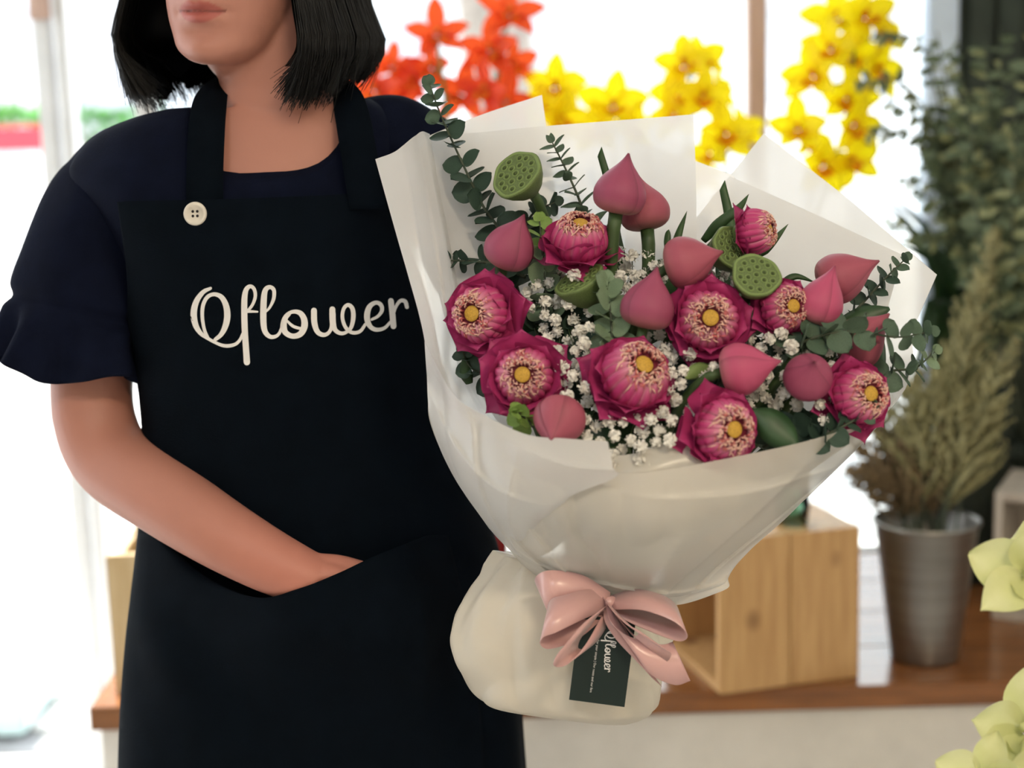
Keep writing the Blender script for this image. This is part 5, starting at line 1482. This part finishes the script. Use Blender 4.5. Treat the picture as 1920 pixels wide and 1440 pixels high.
orchid_spike('y', [(1040, 160, (-.1, .2, 1), 1.05), (1055, 222, (.2, -.2, 1), .9), (1020, 205, (-.5, 0, .8), .8)], [pix(p2_), (1080, 420, 2.74), (1052, 200, 2.72)], 'leftmost yellow orchid spike, between orange orchids and paper', g2)
orchid_spike('y', [(1150, 196, (.05, .2, 1), 1.05), (1120, 240, (-.4, -.1, .8), .85), (1190, 240, (.5, -.1, .8), .8)], [pix(p2_ + Vector((.02, 0, 0))), (1150, 420, 2.74), (1152, 230, 2.72)], 'short yellow orchid spike above the middle of the paper', g2)
orchid_spike('y', [(1282, 118, (-.2, .3, .9), 1.0), (1315, 112, (.4, .3, .8), .9), (1275, 175, (-.4, -.1, .9), .95), (1320, 180, (.1, -.1, 1), .9), (1262, 215, (-.3, -.3, .9), .8), (1352, 170, (.7, .2, .6), .75)], [pix(p2_ + Vector((.05, .01, 0))), (1240, 430, 2.78), (1290, 260, 2.75), (1296, 140, 2.72)], 'bunched yellow orchid spike left of the brown mullion', g2)
orchid_spike('y', [(1360, 250, (0, 0, 1), 1.0), (1330, 285, (-.4, -.1, .8), .8), (1395, 245, (.5, .1, .8), .75), (1318, 330, (-.2, -.3, .8), .6)], [pix(p3_), (1370, 420, 2.8), (1362, 290, 2.76)], 'low yellow orchid spike under the brown mullion', g2)
orchid_spike('y', [(1570, 30, (-.2, .3, .9), 1.05), (1625, 28, (.3, .3, .9), 1.0), (1655, 62, (.7, 0, .7), .85), (1555, 90, (-.5, .1, .8), .95), (1522, 140, (-.5, 0, .8), 1.0), (1600, 110, (.1, -.2, 1), .85), (1650, 130, (.6, -.1, .8), 1.0), (1590, 185, (-.1, -.2, 1), .95), (1605, 235, (.3, -.3, .9), .9)], [pix(p3_ + Vector((.02, 0, 0))), (1500, 480, 2.8), (1575, 270, 2.76), (1600, 120, 2.74), (1600, 30, 2.72)], 'tallest yellow orchid spike beside the pale blue window post', g2)
orchid_spike('y', [(1495, 240, (-.2, .1, 1), .95), (1545, 310, (.1, -.1, 1), .95), (1600, 300, (.4, -.2, .8), .85), (1520, 265, (.3, -.3, .8), .7)], [pix(p3_ + Vector((.03, .01, 0))), (1480, 500, 2.82), (1530, 330, 2.78), (1520, 260, 2.76)], 'lower yellow orchid spike just above the right paper corner', g2)

# dark strap leaves
def strapleaf(r, pts, w):
    C = crv([tuple(p) for p in pts], 18); T, N, B = frames_along(C); rows = []
    for i in range(18):
        t = i / 17; ww = w * (1 - t ** 2.5) * min(1, .4 + 2 * t) + .0005
        sd = Vector(T[i]).cross(-fwd).normalized(); nm = Vector(T[i]).cross(sd)
        rows.append([tuple(Vector(C[i]) + sd * (u * ww / 2) + nm * (.25 * ww * u * u)) for u in (-1, -.5, 0, .5, 1)])
    add('strap_leaf', mesh('strap_leaf', *gsurf(np.array(rows)), M_['strap']), r)
p4_ = pot(1810, 2.90, .085, .26, 'dark pot of strap leaves behind the zinc bucket', 'wall_green')
sp = empty('strap_leaf_plant', p4_, 'dark green strap-leaved plant behind the zinc bucket', 'plant')
b4 = pix(p4_)
for k in range(44):
    tx = random.uniform(1630, 1960); ty = random.uniform(330, 760); 
    if tx < 1700: ty = random.uniform(350, 480)
    o_ = p4_ + Vector((random.uniform(-.05, .05), random.uniform(-.04, .04), 0))
    d_ = random.uniform(2.72, 2.95)
    mid = W((b4[0] * .5 + tx * .5) + random.uniform(-20, 20), min(ty + 90, 640) * .75 + b4[1] * .25 - 120, d_)
    strapleaf(sp, [o_, o_.lerp(mid, .5) + Vector((0, 0, .06)), mid, W(tx, ty, d_)], random.uniform(.016, .03))

# olive eucalyptus mass on the right
p5_ = pot(1925, 2.98, .065, .22, 'dark vase of tall olive eucalyptus at the right wall', 'wall_green', 'vase', 'vase')
BL = [leaf_mesh('leaf', M_[q], a_, .6, .1, 7, 5) for q, a_ in (('bgleaf', .5), ('bgleaf2', .46), ('bgleaf', .56))]
def olive(path, n, L0, lab, spread=1.0, hang=.3):
    pts = [p5_] + [W(*q) for q in path]
    r = empty('olive_branch', p5_, lab, 'foliage', 'olive eucalyptus branches on the right')
    C = crv([tuple(p) for p in pts], 50); T, N, B = frames_along(C)
    add('twig', mesh('twig', *tube(C, np.linspace(.004, .001, 50), 5), M_['twig']), r)
    for i in range(n):
        t = .35 + .65 * (i + random.random()) / n; k = min(49, int(t * 49)); tv = Vector(T[k])
        a = random.uniform(0, 2 * PI); d = Vector(N[k]) * math.cos(a) + Vector(B[k]) * math.sin(a)
        x = d * spread + tv * random.uniform(.1, .7) + Vector((0, 0, -hang * random.random()))
        s_ = L0 * (1 - .45 * t) * random.uniform(.75, 1.25)
        add('leaf', BL[i % 3], r, basis(C[k], x, -fwd + Vector((random.uniform(-.9, .9), 0, random.uniform(-.6, .9))), s_))
labs = ['against the dark green panel', 'at the upper right corner', 'leaning to the window post', 'reaching over the tall yellow orchid', 'drooping beside the plume tip', 'low behind the plumes', 'high along the right edge', 'over the strap leaves']
for k in range(30):
    if k < 23:
        tx = random.uniform(1740, 1945); ty = random.uniform(40, 330); 
        path = [(1890 + random.uniform(-25, 30), 640, 2.62 + random.uniform(-.06, .1)), ((tx + 1890) / 2, 430, 2.62 + random.uniform(-.08, .12)), (tx, ty, 2.6 + random.uniform(-.1, .15))]
        olive(path, 54, .052, 'tall olive eucalyptus branch massed at the right wall', 1, .3)
    else:
        tx, ty = [(1640, 60), (1668, 190), (1600, 150), (1625, 250), (1690, 330), (1665, 420), (1720, 250)][k - 23]
        path = [(1860, 620, 2.66), (1800, 420 + random.uniform(-60, 40), 2.66), ((tx + 1800) / 2 + 15, ty - 5 + random.uniform(20, 70), 2.65), (tx, ty, 2.63)]
        olive(path, 48, .038, 'thin olive eucalyptus branch reaching left across the window post', .9, .7)

# dried plumes in the bucket
def plume(o_, tip, mid, n, Ls, m_, lab, dens=1.0):
    C = crv([tuple(o_), tuple(mid), tuple(tip)], 60); T, N, B = frames_along(C)
    r = empty('dried_plume', o_, lab, 'dried flower', 'dried plumes in the zinc bucket')
    add('plume_stem', mesh('plume_stem', *tube(C, np.linspace(.0028, .0008, 60), 5), M_['twig']), r)
    parts = []
    for i in range(n):
        t = .28 + .72 * (i + random.random()) / n; k = min(59, int(t * 59)); tv = Vector(T[k])
        a = i * 2.4; d = Vector(N[k]) * math.cos(a) + Vector(B[k]) * math.sin(a)
        L_ = Ls * (1.08 - t) * random.uniform(.7, 1.2); q = (d * .8 + tv * .75).normalized()
        e = Vector(C[k]) + q * L_ + tv * L_ * .25
        Q = crv([tuple(C[k]), tuple(Vector(C[k]).lerp(e, .5) + d * L_ * .08), tuple(e)], 5)
        parts.append(tube(Q, [.0012, .0022, .0028, .0024, .0010], 4, False))
        nb = int(5 * dens)
        for j in range(nb):
            c = Vector(Q[1 + j % 4]) + Vector((random.gauss(0, .003), random.gauss(0, .003), random.gauss(0, .003)))
            s_ = random.uniform(.0020, .0042)
            parts.append(([tuple(c + Vector(w_) * s_) for w_ in ((1, 0, 0), (-1, 0, 0), (0, 1, 0), (0, -1, 0), (0, 0, 1.4), (0, 0, -1.2))], [(0, 2, 4), (2, 1, 4), (1, 3, 4), (3, 0, 4), (2, 0, 5), (1, 2, 5), (3, 1, 5), (0, 3, 5)]))
    o2 = add('florets', mesh('florets', *merge(parts), M_[m_]), r); o2['kind'] = 'stuff'
bz = BK + Vector((0, 0, BKH - .06)); Dk = dep(bz)
PL = [((1868, 425), 76, .11, 'plume', 'tallest dried plume rising to a point'), ((1840, 520), 60, .11, 'plume', 'dried plume just left of the tallest one')]
for tx, ty in ((1905, 640), (1800, 620), (1720, 690), (1760, 700), (1660, 740), (1690, 700), (1850, 700), (1810, 740), (1880, 760)):
    PL.append(((tx, ty), 44, .10, 'plume', 'bushy olive dried plume above the bucket rim'))
for tx, ty in ((1600, 830), (1640, 790), (1625, 870), (1670, 820), (1700, 800), (1590, 880), (1740, 820), (1780, 800)):
    PL.append(((tx, ty), 44, .08, 'plume2', 'brownish dried plume fanning left over the bucket rim'))
for (tp_, n, Ls, m_, lab) in PL:
    a = random.uniform(0, 6); rr_ = BKR * .6 * math.sqrt(random.random())
    o_ = bz + Vector((rr_ * math.cos(a), rr_ * math.sin(a), 0)); tip = W(*tp_, Dk + random.uniform(-.08, .10))
    mid = o_.lerp(tip, .45) + Vector((0, 0, .03))
    plume(o_, tip, mid, n, Ls, m_, lab, 1.1)
# dark disc closing the bucket just below its rim
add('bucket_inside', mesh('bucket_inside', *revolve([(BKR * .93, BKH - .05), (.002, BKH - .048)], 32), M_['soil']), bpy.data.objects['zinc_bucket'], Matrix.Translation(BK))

# aqua vase on the pine crate
vz = ZC + hgt
vp = WZ(1488, 985, vz); 
va_ = empty('glass_vase', (vp.x, vp.y, vz), 'small aqua glass vase on the pine crate', 'vase')
Tv = Matrix.Translation((vp.x, vp.y + .01, vz))
add('glass_wall', mesh('glass_wall', *revolve([(.020, .0), (.024, .002), (.027, .03), (.026, .09), (.024, .09), (.025, .03), (.02, .006)], 28), M_['aqua']), va_, Tv)
for k in range(6):
    a = k * 1.1; v, f = tube(crv([(.01 * math.cos(a), .01 * math.sin(a), .006), (.004 * math.cos(a + 2), .004, .06), (.02 * math.cos(a), .02 * math.sin(a), .13)], 10), .0018, 6)
    add('cut_stem', mesh('cut_stem', v, f, M_['ostem']), va_, Tv)
# red glass vase behind the apron
rp = WY(918, 1000, 2.62)
rv = empty('red_vase', (rp.x, 2.62, ZC), 'dark red glass vase between the apron and the bouquet paper', 'vase')
hv_ = WY(918, 985, 2.62).z - ZC
add('vase_wall', mesh('vase_wall', *revolve([(.028, 0), (.032, .004), (.036, hv_ * .5), (.030, hv_ * .85), (.033, hv_), (.030, hv_), (.027, hv_ * .85), (.03, .02)], 32), M_['redglass']), rv, Matrix.Translation((rp.x, 2.62, ZC)))
for k in range(5):
    a = k * 1.3; v, f = tube(crv([(0, 0, .05), (.01 * math.cos(a), .01 * math.sin(a), hv_), (.03 * math.cos(a), .02 * math.sin(a), hv_ + .06)], 10), .0025, 6)
    add('cut_stem', mesh('cut_stem', v, f, M_['ostem']), rv, Matrix.Translation((rp.x, 2.62, ZC)))

# pale lime orchid in front, at the right edge of the picture
fx = W(1990, 1300, 1.32)
pf_ = pot(0, 1.30, .09, .22, 'floor pot of the pale lime orchid below the right edge', 'pot', zb=0.0) if False else None
px0 = Vector((fx.x + .03, fx.y, 0))
fp = empty('floor_vase', px0, 'tall floor vase holding the pale lime orchid', 'vase')
add('vase_wall', mesh('vase_wall', *revolve([(.07, 0), (.075, .01), (.085, .25), (.06, .42), (.065, .45), (.055, .45), (.05, .4), (.07, .05)], 36), M_['pot']), fp, Matrix.Translation(px0))
def lime(flowers, path, lab):
    orchid_spike('g', flowers, path, lab, 'pale lime orchid spikes in the foreground', .62, 'lime_orchid_spike', D=1.30, openness=.1)
top = px0 + Vector((0, 0, .40))
lime([(1930, 1078, (-.35, .15, .9), 1.35), (1950, 1010, (.2, .2, .9), 1.1)], [pix(top), (2000, 1300, 1.34), (1960, 1100, 1.33), (1945, 1020, 1.32)], 'pale lime orchid at the right edge beside the whitewashed box')
lime([(1922, 1372, (-.4, .2, .8), 1.35), (1845, 1462, (-.3, .3, .9), 1.1), (1950, 1440, (0, 0, 1), 1.1)], [pix(top + Vector((-.01, 0, 0))), (1990, 1500, 1.34), (1950, 1430, 1.33), (1918, 1385, 1.33)], 'pale lime orchid in the bottom right corner')
